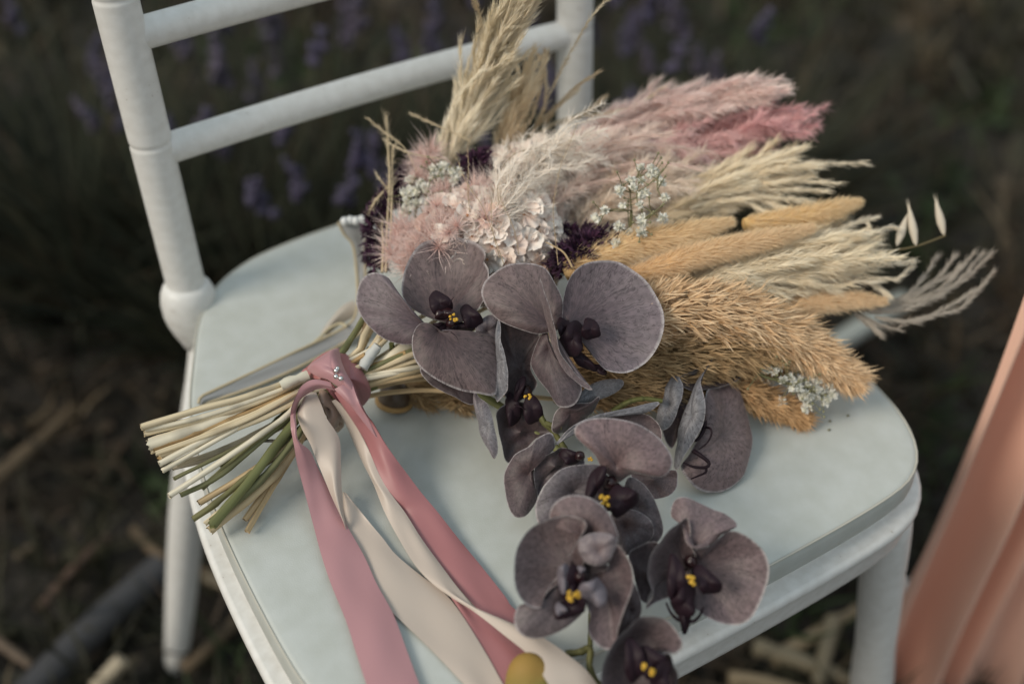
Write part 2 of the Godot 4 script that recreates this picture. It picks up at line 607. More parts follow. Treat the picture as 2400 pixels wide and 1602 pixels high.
func build_chair() -> void:
	var t := thing("chair", "white wooden banquet chair with a cream cushion holding the bouquet", "chair")
	var b := MB.new()
	stack(b, [[-1, 0.4255, 0.0], [-0.006, 0.4255], [-0.001, 0.4275], [0.0005, 0.432], [0.0007, 0.438], [0.0002, 0.444], [-0.0008, 0.4478], [-0.0022, 0.4494], [-0.0045, 0.4500], [-0.010, 0.4501], [-1, 0.4502, 0.85], [-1, 0.4503, 0.5], [-1, 0.4503, 0.0]])
	var cushion := obj("cushion", b, M.vinyl, t)
	b = MB.new()
	var O := seat_outline(-0.0012)
	O.append(O[0])
	for k in O.size(): O[k].y = 0.4490
	tube(b, O, PackedFloat32Array([0.0008]), 6, Color.WHITE, false)
	obj("piping", b, M.piping, cushion)
	b = MB.new()
	# ledge and apron
	stack(b, [[-0.07, 0.420], [0.006, 0.4205], [0.0085, 0.4195], [0.0098, 0.417], [0.0100, 0.4135], [0.0085, 0.4115], [0.0072, 0.410], [0.0068, 0.392], [0.0060, 0.387], [0.004, 0.3845], [-0.012, 0.3845], [-0.013, 0.40], [-0.07, 0.405], [-0.07, 0.420]])
	stack(b, [[-0.004, 0.4204], [-0.003, 0.4258], [-0.02, 0.4258]])
	obj("seat_frame", b, M.paint, t)
	# back posts with turned rings, a round collar at their foot
	var lean := Vector3(0, cos(0.11), -sin(0.11))
	for s in [-1, 1]:
		var base := Vector3(0.161 * s, SEAT - 0.012, -0.002)
		b = MB.new()
		var prof := PackedVector2Array()
		prof.append(Vector2(0.0, -0.02))
		prof.append(Vector2(0.0150, -0.02))
		var grooves := [0.135, 0.232, 0.30, 0.40]
		var y := 0.0
		while y < 0.475:
			var r := 0.0132 + 0.0005 * sin(y * 9.0)
			for q in grooves: r -= 0.0009 * exp(-pow((y - q) / 0.0013, 2.0))
			prof.append(Vector2(r, y))
			y += 0.0012
		prof.append(Vector2(0.015, 0.48)); prof.append(Vector2(0.010, 0.487)); prof.append(Vector2(0.013, 0.495)); prof.append(Vector2(0.011, 0.507)); prof.append(Vector2(0, 0.512))
		lathe(b, base, lean, prof, 28)
		var post := obj("back_post", b, M.paint, t)
		b = MB.new()
		lathe(b, base + Vector3(0.001 * s, 0.006, 0.0), Vector3(-0.06 * s, 1, -0.06), PackedVector2Array([Vector2(0.0105, 0.0185), Vector2(0.0140, 0.0178), Vector2(0.0168, 0.0150), Vector2(0.0188, 0.0095), Vector2(0.0196, 0.002), Vector2(0.0190, -0.007), Vector2(0.0170, -0.0155), Vector2(0.0138, -0.024), Vector2(0.0106, -0.031), Vector2(0.0084, -0.037), Vector2(0, -0.038)]), 28)
		obj("collar", b, M.paint, post)
		# rear leg: thin neck, swelling, taper
		var top := base + Vector3(0, -0.034, 0)
		var foot := Vector3(0.243 * s, -0.026, -0.038)
		b = MB.new()
		var ln := top.distance_to(foot)
		lathe(b, top, foot - top, PackedVector2Array([Vector2(0.0, -0.01), Vector2(0.0080, -0.01), Vector2(0.0078, 0.01), Vector2(0.0086, 0.04), Vector2(0.0115, 0.09), Vector2(0.0142, 0.15), Vector2(0.0152, 0.20), Vector2(0.0148, 0.25), Vector2(0.0140, 0.31), Vector2(0.0115, ln - 0.03), Vector2(0.0105, ln), Vector2(0, ln)]), 24)
		obj("leg", b, M.paint, t)
		# front leg
		top = Vector3(0.1915 * s, 0.388, 0.3515)
		foot = Vector3(0.248 * s, -0.024, 0.398)
		ln = top.distance_to(foot)
		b = MB.new()
		lathe(b, top, foot - top, PackedVector2Array([Vector2(0.0, -0.003), Vector2(0.0160, -0.003), Vector2(0.0165, 0.02), Vector2(0.0165, 0.032), Vector2(0.0160, 0.06), Vector2(0.0150, 0.066), Vector2(0.0162, 0.072), Vector2(0.0150, 0.16), Vector2(0.0165, 0.2), Vector2(0.014, ln - 0.04), Vector2(0.0115, ln), Vector2(0, ln)]), 24)
		obj("leg", b, M.paint, t)
	# back rails, bowed backwards
	for h in [0.1285, 0.2075, 0.34, 0.455]:
		b = MB.new()
		var P := PackedVector3Array()
		for k in 25:
			var x := (k / 24.0) * 2.0 - 1.0
			P.append(Vector3(0.160 * x, SEAT - 0.012 + (h + 0.0025 * x) * lean.y, -0.002 + h * lean.z - 0.005 * (1.0 - x * x)))
		tube(b, P, PackedFloat32Array([0.0102]), 18)
		obj("back_rail", b, M.paint, t)
	for k in 7:
		b = MB.new()
		var x := -0.12 + 0.04 * k
		var bow := 0.005 * (1.0 - pow(x / 0.16, 2.0))
		tube(b, PackedVector3Array([Vector3(x, SEAT - 0.012 + 0.345 * lean.y, 0.345 * lean.z - bow), Vector3(x, SEAT - 0.012 + 0.45 * lean.y, 0.45 * lean.z - bow)]), PackedFloat32Array([0.006]), 12)
		obj("spindle", b, M.paint, t)

# ---------------------------------------------------------------- the field behind and below
func lavender(at: Vector3, size: float, spikes: int, label: String, bloom: Color) -> void:
	var t := thing("lavender_plant", label, "lavender plant", "lavender plants in the field behind the chair", at)
	var b := MB.new()
	for k in 420:
		var a := rng.randf() * TAU
		var r := sqrt(rng.randf()) * 0.10 * size
		var out := Vector3(cos(a), 0, sin(a))
		var dir := (Vector3.UP * rng.randf_range(0.5, 1.5) + out * rng.randf_range(0.1, 0.9)).normalized()
		var c := Color(0.028, 0.034, 0.020).lerp(Color(0.060, 0.062, 0.035), pow(rng.randf(), 2.0))
		if rng.randf() < 0.12: c = Color(0.085, 0.062, 0.035)
		hair(b, out * r, dir, rng.randf_range(0.12, 0.30) * size, 0.006, (out + rv() * 0.6).normalized(), c, c, out * 0.3)
	obj("foliage", b, M.dry, t)
	for k in spikes:
		b = MB.new()
		var a := rng.randf() * TAU
		var out := Vector3(cos(a), 0, sin(a)) * rng.randf_range(0.1, 0.75)
		var dir := (Vector3.UP + out * 0.7).normalized()
		var h := rng.randf_range(0.30, 0.44) * size
		tube(b, PackedVector3Array([Vector3.ZERO, dir * h * 0.5 + Vector3(0, 0.01, 0), dir * h]), PackedFloat32Array([0.0016]), 4, Color(0.05, 0.055, 0.035), false)
		for q in 14:
			var s := q / 13.0
			var p := dir * (h + 0.05 * s * size)
			var c := bloom.lerp(dim(bloom, 0.55), rng.randf())
			ball(b, p + rv() * 0.008 * (1.0 - 0.5 * s), 0.0060 * (1.15 - 0.5 * s), 5, c)
		obj("flower_spike", b, M.dry_solid, t)

func stalk(called: String, P: PackedVector3Array, r: float, col: Color, label: String, category: String, group := "") -> void:
	var b := MB.new()
	var Q := spline(P, 14)
	var R := PackedFloat32Array()
	for k in 14: R.append(r * (1.0 - 0.25 * k / 13.0) * (1.0 + 0.05 * sin(k * 2.1)))
	tube(b, Q, R, 9, col, true, 0.08)
	tag(obj(called, b, M.dry_solid), label, category, group)

func build_field() -> void:
	var lab := ["behind the left back post, far left", "low behind the left back post", "seen between the two back rails, left", "seen between the two back rails, middle", "seen between the back rails near the right post", "seen under the lower back rail, left", "seen under the lower back rail, right", "just right of the right back post, near", "just right of the right back post, far", "behind the pink plume, tall", "behind the pink plume, right of it", "behind the bouquet, dark and near", "at the far left edge of the field"]
	var spots := [V(-1127,3050,-7292), V(-755,3050,-5291), V(224,3050,-5597), V(1442,3050,-5512), V(2918,3050,-5210), V(74,3050,-4100), V(1055,3050,-3224), V(4259,3050,-2875), V(5379,3050,-4063), V(5920,3050,-3315), V(6910,3050,-3397), V(2674,3050,-2372), V(-1769,3050,-6422)]
	var kinds := [0.4, 0.45, 1.0, 1.0, 0.9, 0.8, 0.75, 0.9, 1.0, 0.9, 0.25, 0.8, 0.3]
	for k in spots.size():
		var bloom := Color(0.075, 0.067, 0.125).lerp(Color(0.10, 0.085, 0.125), rng.randf())
		lavender(Vector3(spots[k].x, -0.02, spots[k].z), rng.randf_range(0.75, 1.05), int(9 * kinds[k]), "lavender plant with blurred violet spikes, " + lab[k], bloom)
	# loose grass and dead leaves nobody could count
	for part in 2:
		var mesh := MB.new()
		if part == 0:
			hair(mesh, Vector3.ZERO, Vector3.UP, 1.0, 0.05, Vector3.BACK, Color.WHITE, Color.WHITE, Vector3(0.35, 0, 0))
			hair(mesh, Vector3(0.1, 0, 0.05), Vector3(-0.3, 1, 0.2).normalized(), 0.8, 0.05, Vector3.BACK, Color.WHITE, Color.WHITE, Vector3(-0.3, 0, 0.2))
			hair(mesh, Vector3(-0.1, 0, 0.05), Vector3(0.2, 0.8, -0.4).normalized(), 0.7, 0.05, Vector3.RIGHT, Color.WHITE, Color.WHITE, Vector3(0.3, -0.2, -0.4))
		else:
			var L := PackedVector3Array([Vector3(0, 0, 0), Vector3(-0.9, 0, 0), Vector3(-0.4, 0.08, 0.35), Vector3(0.3, 0.12, 0.4), Vector3(1, 0, 0), Vector3(0.3, 0.1, -0.4), Vector3(-0.4, 0.1, -0.35)])
			var C := ring_spline(L.slice(1), 10)
			var z := mesh.vert(Vector3(0, 0.1, 0))
			for p in C: mesh.vert(p)
			for q in 10: mesh.tri(z, z + 1 + q, z + 1 + (q + 1) % 10)
		var mm := MultiMesh.new()
		mm.transform_format = MultiMesh.TRANSFORM_3D
		mm.use_colors = true
		mm.mesh = mesh.mesh()
		var count := 15000 if part == 0 else 5000
		mm.instance_count = count
		var patch := noise(1.1, 77, 3)
		for k in count:
			var x := rng.randf_range(-1.6, 2.4)
			var z := rng.randf_range(-2.6, 0.75)
			var d := patch.get_noise_2d(x * 2.0, z * 2.0)
			var size := rng.randf_range(0.05, 0.14) if part == 0 else rng.randf_range(0.014, 0.045)
			var bs := Basis.from_euler(Vector3(rng.randf_range(-0.9, 0.9), rng.randf() * TAU, rng.randf_range(-0.9, 0.9))) * Basis.from_scale(Vector3.ONE * size)
			mm.set_instance_transform(k, Transform3D(bs, Vector3(x, -0.028, z)))
			var c := Color(0.012, 0.012, 0.008).lerp(Color(0.030, 0.030, 0.016), rng.randf())
			if d > 0.06: c = c.lerp(Color(0.050, 0.048, 0.022), rng.randf_range(0.5, 1.0))
			elif d < -0.10 and rng.randf() < 0.6: c = Color(0.062, 0.043, 0.026)
			if rng.randf() < 0.07: c = Color(0.15, 0.115, 0.07)
			var heap := patch.get_noise_2d(x * 3.1 + 40.0, z * 3.1 - 9.0)
			if heap > 0.25 and rng.randf() < 0.6: c = Color(0.14, 0.105, 0.065).lerp(Color(0.07, 0.052, 0.035), rng.randf())
			elif heap < -0.28 and rng.randf() < 0.7: c = Color(0.045, 0.075, 0.025)
			mm.set_instance_color(k, dim(c, 0.85))
		var mi := MultiMeshInstance3D.new()
		mi.name = "grass" if part == 0 else "leaf_litter"
		mi.multimesh = mm
		mi.material_override = M.dry
		add_child(mi, true)
		tag(mi, ["short dark grass tufts covering the field", "fallen brown leaves scattered over the dark soil"][part], ["grass", "leaf litter"][part])
		mi.set_meta("kind", "stuff")
	var beige := Color(0.30, 0.23, 0.14)
	var brown := Color(0.12, 0.085, 0.05)
	stalk("straw_stalk", W([-3165,-50,-360,  -3016,50,-394,  -2860,150,-423]), 0.010, Color(0.42, 0.36, 0.26), "thick pale straw stub on the ground at the bottom left corner", "straw", "straw stalks on the ground")
	stalk("straw_stalk", W([-2390,-50,-160,  -1969,50,-284,  -1554,50,-451]), 0.008, brown, "brown straw stalk on the ground beside the left front seat edge", "straw", "straw stalks on the ground")
	stalk("straw_stalk", W([2648,-50,2495,  3175,10,2512,  3778,-50,2473]), 0.008, beige, "beige stalk on the ground under the seat apron, slanting upwards", "straw", "straw stalks on the ground")
	stalk("straw_stalk", W([3380,110,2500,  3109,90,2705,  2807,50,2957]), 0.009, Color(0.24, 0.2, 0.13), "short upright-looking stalk crossing two others left of the front leg", "straw", "straw stalks on the ground")
	stalk("straw_stalk", W([2566,-30,2294,  2846,10,2671,  3191,-30,3118]), 0.009, Color(0.24, 0.2, 0.13), "stalk on the ground below the apron, slanting down to the front leg", "straw", "straw stalks on the ground")
	stalk("straw_stalk", W([2143,-50,2452,  2397,-30,2654,  2673,-30,2945]), 0.008, beige, "beige stalk at the lower edge under the orchids", "straw", "straw stalks on the ground")
	stalk("straw_stalk", W([-3492,-50,-3382,  -3000,50,-3545,  -2366,-50,-4029]), 0.010, brown, "long brown stalk on the ground at the left edge", "straw", "straw stalks on the ground")
	stalk("straw_stalk", W([-3421,-50,-1509,  -2905,0,-1839,  -2577,-50,-2059]), 0.006, Color(0.10, 0.06, 0.04), "dark reddish twig on the ground left of the rear leg", "twig", "straw stalks on the ground")
	stalk("straw_stalk", W([-2419,-50,-6197,  -1910,150,-6286,  -1379,250,-6821]), 0.008, Color(0.11, 0.10, 0.055), "curved olive stalk low left of the back post", "straw", "straw stalks on the ground")
	stalk("straw_stalk", W([-2304,-50,-2022,  -2152,0,-1506,  -1671,-50,-984]), 0.006, brown, "thin brown stalk behind the left rear leg", "straw", "straw stalks on the ground")
	stalk("straw_stalk", W([-3887,-50,-1395,  -3757,0,-1119,  -3637,-50,-922]), 0.006, Color(0.14, 0.10, 0.07), "short brown stalk at the lower left edge", "straw", "straw stalks on the ground")
	stalk("straw_stalk", W([-1841,-50,-1078,  -1717,0,-838,  -1583,-50,-621]), 0.006, Color(0.16, 0.13, 0.09), "short pale stalk between rear leg and seat edge", "straw", "straw stalks on the ground")
	stalk("straw_stalk", W([12542,50,-4966,  12294,50,-4548,  11909,50,-3836]), 0.007, Color(0.05, 0.045, 0.03), "dark twig on the ground at the upper right", "twig", "straw stalks on the ground")
	var b := MB.new()
	tube(b, spline(W([-3747,50,-526,  -3075,70,-907,  -2200,70,-1322]), 8), PackedFloat32Array([0.0165]), 12)
	tag(obj("pole", b, M.wood_grey), "grey pole lying on the ground left of the rear leg", "pole")
	b = MB.new()
	tube(b, spline(W([5673,250,-395,  6266,250,-476,  7205,250,-628]), 8), PackedFloat32Array([0.013]), 12)
	tag(obj("rail", b, M.bar_pale), "pale rail low on the ground behind the right seat edge", "rail")

# ---------------------------------------------------------------- the cloth at the right
func build_drape() -> void:
	var b := MB.new()
	var edge_at := PackedVector3Array([Vector3(0.3304, -0.0997, 0.3027), Vector3(0.3280, -0.0353, 0.3013), Vector3(0.3255, 0.0290, 0.2998), Vector3(0.3228, 0.0934, 0.2983), Vector3(0.3219, 0.1577, 0.2978), Vector3(0.3224, 0.2221, 0.2981), Vector3(0.3226, 0.2864, 0.2982), Vector3(0.3217, 0.3508, 0.2976), Vector3(0.3206, 0.4151, 0.2970), Vector3(0.3191, 0.4795, 0.2961), Vector3(0.3174, 0.5439, 0.2952), Vector3(0.3162, 0.6082, 0.2945)])
	var right := Vector3(0.8668, 0, 0.4987)
	var out := Vector3(-0.52, 0, 0.854).normalized()
	var cols := 150
	var rows := 40
	for face in 2:
		var pts := PackedVector3Array()
		var cs := PackedColorArray()
		var ts := PackedVector2Array()
		for r in rows:
			var h := r / float(rows - 1)
			for k in cols:
				var s := k / float(cols - 1)
				var spread := 1.25 - 0.4 * h
				var f := 0.0
				for q in 9:
					var c := 0.03 + 0.105 * q + 0.02 * sin(q * 2.3)
					f += (0.030 + 0.014 * sin(q * 1.7)) * exp(-pow((s - c + 0.02 * sin(h * 3.0 + q)) / (0.026 + 0.010 * sin(q * 3.1)), 2.0))
				f += 0.006 * sin(s * 60.0 + h * 2.0)
				var p := along(edge_at, h) + right * (s * 0.36 * spread) + out * f
				p += out * (0.0003 if face == 0 else -0.0003)
				pts.append(p)
				cs.append(Color(0.90, 0.56, 0.435))
				ts.append(Vector2(s * 20.0, h * 20.0))
		b.grid(pts, rows, cols, cs, ts, false, face == 1)
	tag(obj("pink_cloth", b, M.drape), "salmon pink cloth hanging in folds beside the chair at the right edge", "cloth")
	b = MB.new()
	tube(b, PackedVector3Array([Vector3(0.4395,0.0064,0.2622), Vector3(0.4176,-0.1325,0.2911)]), PackedFloat32Array([0.016]), 14)
	tag(obj("white_leg", b, M.paint), "white post just behind the pink cloth, mostly hidden", "furniture leg")

# ---------------------------------------------------------------- bouquet: stems and dried heads
const STRAW := Color(0.72, 0.60, 0.40)
const STRAW_PALE := Color(0.82, 0.74, 0.57)
const GREEN := Color(0.17, 0.17, 0.075)
const CREAM := Color(0.95, 0.86, 0.68)

func stem(parent: Node, P: PackedVector3Array, r: float, col: Color, open_end := false) -> void:
	var hollow := open_end or (r > 0.0017 and col.r > 0.5)
	var b := MB.new()
	var Q := spline(P, 40)
	var R := PackedFloat32Array()
	var s := rng.randf() * 10.0
	var node_at := [int(rng.randf_range(3, 10)), int(rng.randf_range(11, 20)), int(rng.randf_range(22, 34))]
	for k in 40: R.append(r * (1.0 + 0.05 * sin(k * 0.9 + s) + (0.16 if k in node_at else 0.0)) * lerpf(1.0, 0.8, k / 39.0))
	var cols := [dim(col, 0.8), col, dim(col, 1.12).lerp(Color(0.6, 0.5, 0.33), 0.1)]
	var at := b.v.size()
	tube(b, Q, R, 14, col, not hollow, 0.06)
	for k in range(at, b.v.size()):           # long fibres and slight mottling
		var q := (k - at) % 14
		var along_k := (k - at) / 14
		b.c[k] = cols[(q * 7 + int(s)) % 3].lerp(col, 0.45 + 0.4 * sin(along_k * 0.35 + q))
		if along_k in node_at or along_k - 1 in node_at: b.c[k] = b.c[k].lerp(dim(col, 0.45), 0.55)
		elif sin(q * 2.4 + s * 3.0) > 0.75: b.c[k] = b.c[k].lerp(dim(col, 0.6), 0.5)
		if along_k == 0: b.v[k] += (Q[0] - Q[1]).normalized() * r * rng.randf_range(-0.35, 0.5)
	if hollow:
		var d := (Q[1] - Q[0]).normalized()
		var inner := PackedVector3Array([Q[0] - d * 0.0003, Q[0] + d * 0.02])
		tube(b, inner, PackedFloat32Array([r * 0.66]), 14, dim(col, 0.6), false)
		var e1 := side_of(d)
		var e2 := d.cross(e1)
		var z := b.v.size()
		for q in 14:
			var a := TAU * q / 14
			var o := e1 * cos(a) + e2 * sin(a)
			b.vert(Q[0] + o * r * 1.02, STRAW_PALE)
			b.vert(Q[0] + o * r * 0.66, STRAW_PALE)
		for q in 14:
			var q2 := (q + 1) % 14
			b.quad(z + q * 2, z + q2 * 2, z + q2 * 2 + 1, z + q * 2 + 1)
		tube(b, PackedVector3Array([Q[0] + d * 0.006, Q[0] + d * 0.007]), PackedFloat32Array([r * 0.7]), 14, dim(col, 0.25), true)
	obj("stem", b, M.dry_solid, parent)

func silky_plume(parent: Node, called: String, P: PackedVector3Array, R: Array, count: int, light: Color, dark: Color, tipc: Color, reach := 0.5, hair_len := 0.016, lean := 0.88, wild := 0.1) -> void:
	var b := MB.new()
	tube(b, P, PackedFloat32Array([0.0014]), 6, dark, false)
	plumose(b, P, R, count / 100, 150, reach, hair_len, 0.00036, dark, light, tipc, lean, wild)
	obj(called, b, M.silk, parent)

func branch(b: MB, P: PackedVector3Array, r: float, count: int, light: Color, dark: Color, hair_len := 0.006) -> void:   # a slender downy branch
	var Q := spline(P, 24)
	var R := PackedFloat32Array()
	for k in 24: R.append(r * 0.45 * (1.0 - 0.6 * k / 23.0))
	tube(b, Q, R, 6, dark.lerp(light, 0.5), false)
	fuzzy(b, Q, [r, r, r * 0.9, r * 0.8], count, hair_len, 0.0004, 0.8, dark, light, light, 0.25, 0.7)

func tail(parent: Node, P: PackedVector3Array, R: Array, count: int, dark: Color, light: Color, tipc: Color, hl := 0.0062) -> void:
	var b := MB.new()
	var Q := spline(P, 40)
	var RR := PackedFloat32Array()
	for k in 40: RR.append(radius_at(R, k / 39.0) * 0.62)
	tube(b, Q, RR, 12, dark.lerp(light, 0.55), true, 0.08)
	fuzzy(b, Q, R, count, hl * 1.5, 0.0003, 0.6, dark, light, tipc, 0.32, 0.5)
	obj("head", b, M.silk, parent)

func spikelet(b: MB, p: Vector3, d: Vector3, size: float, light: Color, dark: Color) -> void:
	for q in 7:
		var dir := (d + rv() * 0.38).normalized()
		var c := dark.lerp(light, rng.randf())
		hair(b, p + rv() * 0.0015, dir, size * rng.randf_range(0.6, 1.15), size * 0.085, (TOWARDS * 0.6 + Vector3.UP * 0.6 + rv() * 0.9).normalized(), dim(c, 0.8), c.lerp(light, 0.4), rv() * 0.2)

func reed(parent: Node, P: PackedVector3Array, R: Array, count: int, light: Color, dark: Color, size: float) -> void:
	var b := MB.new()
	var Q := spline(P, 40)
	var RR := PackedFloat32Array()
	for k in 40: RR.append(radius_at(R, k / 39.0) * 0.5)
	tube(b, Q, RR, 10, dark.lerp(light, 0.4), true, 0.2)
	for k in count:
		var s := sqrt(rng.randf()) if k % 2 == 0 else rng.randf()
		var d := heading(Q, s)
		var e1 := side_of(d)
		var e2 := d.cross(e1)
		var a := rng.randf() * TAU
		var out := e1 * cos(a) + e2 * sin(a)
		var r := radius_at(R, s) * sqrt(rng.randf_range(0.2, 1.0))
		spikelet(b, along(Q, s) + out * r, (d * 0.9 + out * 0.42 + rv() * 0.2).normalized(), size * rng.randf_range(0.7, 1.2), light, dark)
	obj("head", b, M.silk, parent)

func floret_ball_meshes() -> Array:
	var out := []
	for k in 3:
		var b := MB.new()
		ball(b, Vector3(0, 0.0005, 0), 0.0019, 8, Color(0.72, 0.70, 0.58), 0.1)
		for q in 46:
			var o := rv().normalized()
			if o.y < -0.35: o.y = -o.y
			hair(b, o * 0.0012 + Vector3(0, 0.0006, 0), (o + rv() * 0.3).normalized(), 0.0028, 0.0020, (o + rv() * 0.6).normalized(), Color(0.80, 0.78, 0.68), Color(0.90, 0.89, 0.83), rv() * 0.3)
		for q in 4:
			var o := (rv() + Vector3(0, -1.4, 0)).normalized()
			hair(b, o * 0.0012, (Vector3.UP + o * 0.8).normalized(), 0.0024, 0.0011, o, Color(0.24, 0.24, 0.12), Color(0.3, 0.26, 0.14))
		out.append(b.mesh())
	return out

func sprig(label: String, S: PackedVector3Array, foot: Vector3, mid: Vector3, heads: PackedVector3Array, extra: int, spread: float, scale_ := 1.0) -> void:
	var t := thing("baby_breath", label, "baby's breath", "white baby's breath sprigs in the bouquet")
	if S.size() > 1: stem(t, S, 0.0012, Color(0.2, 0.19, 0.09))
	var b := MB.new()
	var col := Color(0.17, 0.165, 0.075)
	tube(b, spline(PackedVector3Array([foot, foot.lerp(mid, 0.5) + rv() * 0.002, mid]), 8), PackedFloat32Array([0.0009]), 6, col, false)
	var kinds := floret_ball_meshes()
	var nodes := PackedVector3Array([foot.lerp(mid, 0.55), foot.lerp(mid, 0.75), mid])
	for h in heads:
		var j := nodes[0]
		for q in nodes:
			if q.distance_to(h) < j.distance_to(h): j = q
		var bend := j.lerp(h, 0.55) + rv() * 0.002
		tube(b, spline(PackedVector3Array([j, bend, h]), 7), PackedFloat32Array([0.00042]), 5, col.lerp(Color(0.3, 0.24, 0.14), rng.randf() * 0.6), false)
		nodes.append(bend)
	for k in extra:       # bare twigs with tiny closed buds
		var j: Vector3 = nodes[rng.randi() % nodes.size()]
		var e := j + (rv() + Vector3.UP * 0.5).normalized() * rng.randf_range(0.006, 0.015) * scale_
		tube(b, PackedVector3Array([j, j.lerp(e, 0.5) + rv() * 0.001, e]), PackedFloat32Array([0.0003]), 4, col, false)
		ball(b, e, 0.0009, 6, Color(0.25, 0.24, 0.13))
	obj("branches", b, M.dry_solid, t)
	for k in heads.size():
		var f := obj("floret", kinds[k % 3], M.thin_petal, t)
		f.position = heads[k]
		f.basis = Basis.from_euler(Vector3(rng.randf_range(-0.7, 0.9), rng.randf() * TAU, rng.randf_range(-0.7, 0.7))) * Basis.from_scale(Vector3.ONE * rng.randf_range(0.75, 1.15) * scale_)

func tuft_meshes() -> Array:
	var out := []
	for k in 3:
		var b := MB.new()
		for q in 150:
			var o := (rv() + Vector3(0, 0.5, 0)).normalized()
			var c := Color(0.86, 0.56, 0.50).lerp(Color(0.92, 0.72, 0.66), rng.randf())
			hair(b, o * 0.001, o, rng.randf_range(0.010, 0.020), 0.00045, (TOWARDS + rv()).normalized(), dim(c, 0.95), c.lerp(Color(0.95, 0.84, 0.79), 0.7), rv() * 0.5)
		out.append(b.mesh())
	return out

func blush_meshes() -> Array:        # four rounded papery petals round a tiny eye
	var out := []
	for k in 5:
		var b := MB.new()
		var tint: Color = [Color(0.88, 0.76, 0.68), Color(0.87, 0.71, 0.62), Color(0.90, 0.83, 0.76), Color(0.88, 0.79, 0.72), Color(0.86, 0.64, 0.53)][k]
		for q in 4:
			var turn := Basis(Vector3.UP, TAU * q / 4.0 + rng.randf_range(-0.2, 0.2)) * Basis(Vector3.RIGHT, rng.randf_range(-0.55, 0.1))
			var L := PackedVector3Array()
			var w := rng.randf_range(0.0058, 0.0075)
			for p in [Vector3(0, 0, 0.001), Vector3(0.2, 0, 0), Vector3(0.75, 0, 0.45), Vector3(1.0, 0, 1.0), Vector3(0.72, 0, 1.55), Vector3(0.1, 0, 1.75), Vector3(-0.6, 0, 1.6), Vector3(-1.0, 0, 1.05), Vector3(-0.75, 0, 0.45), Vector3(-0.2, 0, 0)]:
				var pp: Vector3 = p * w
				pp.y = 0.0026 * (pp.x * pp.x / (w * w)) + rng.randf_range(-0.0013, 0.0013)
				L.append(turn * pp)
			var at := b.v.size()
			var pm := petal_mesh(L, rng.randf_range(-0.0012, 0.0012), tint, tint.lerp(Color(0.78, 0.40, 0.26), 0.35), tint, tint.lerp(Color(0.92, 0.87, 0.80), 0.15), 0.00025, 0.0016, 26)
			b.v.append_array(pm.v); b.n.append_array(pm.n); b.t.append_array(pm.t); b.c.append_array(pm.c)
			for x in pm.i: b.i.append(x + at)
		ball(b, Vector3(0, 0.0006, 0), 0.0013, 6, Color(0.6, 0.28, 0.12))
		out.append(b.mesh())
	return out

func statice(label: String, S: PackedVector3Array, at: PackedVector3Array, r: float, count: int) -> void:
	var t := thing("statice", label, "statice", "dark purple statice in the bouquet")
	if S.size() > 1: stem(t, S, 0.0016, GREEN)
	var b := MB.new()
	var Q := spline(at, 20)
	for k in count:
		var p := along(Q, rng.randf()) + rv().normalized() * r * sqrt(rng.randf())
		var o := (p - along(Q, 0.5)).normalized()
		var c := Color(0.030, 0.008, 0.026).lerp(Color(0.105, 0.035, 0.085), pow(rng.randf(), 1.5))
		for q in 6:
			var d := (o + rv() * 0.8).normalized()
			hair(b, p, d, rng.randf_range(0.003, 0.0055), 0.0018, (d + rv() * 0.7 + TOWARDS * 0.5).normalized(), dim(c, 0.6), c, rv() * 0.5)
	obj("head", b, M.dry_solid, t)

func wire(label: String, P: PackedVector3Array, r: float, col: Color, from: float, count: int, hl: float, called := "grass_blade") -> void:
	var b := MB.new()
	var Q := spline(P, 40)
	var R := PackedFloat32Array()
	for k in 40: R.append(r * lerpf(1.0, 0.5, k / 39.0))
	tube(b, Q, R, 6, col, false)
	for k in count:
		var s := rng.randf_range(from, 1.0)
		var d := heading(Q, s)
		hair(b, along(Q, s), (d * 0.8 + rv() * 0.55).normalized(), hl * rng.randf_range(0.5, 1.2), 0.00026, (TOWARDS + rv()).normalized(), col, col.lerp(CREAM, 0.5))
	tag(obj(called, b, M.dry_solid), label, "dried grass", "single dried grass blades in the bouquet")

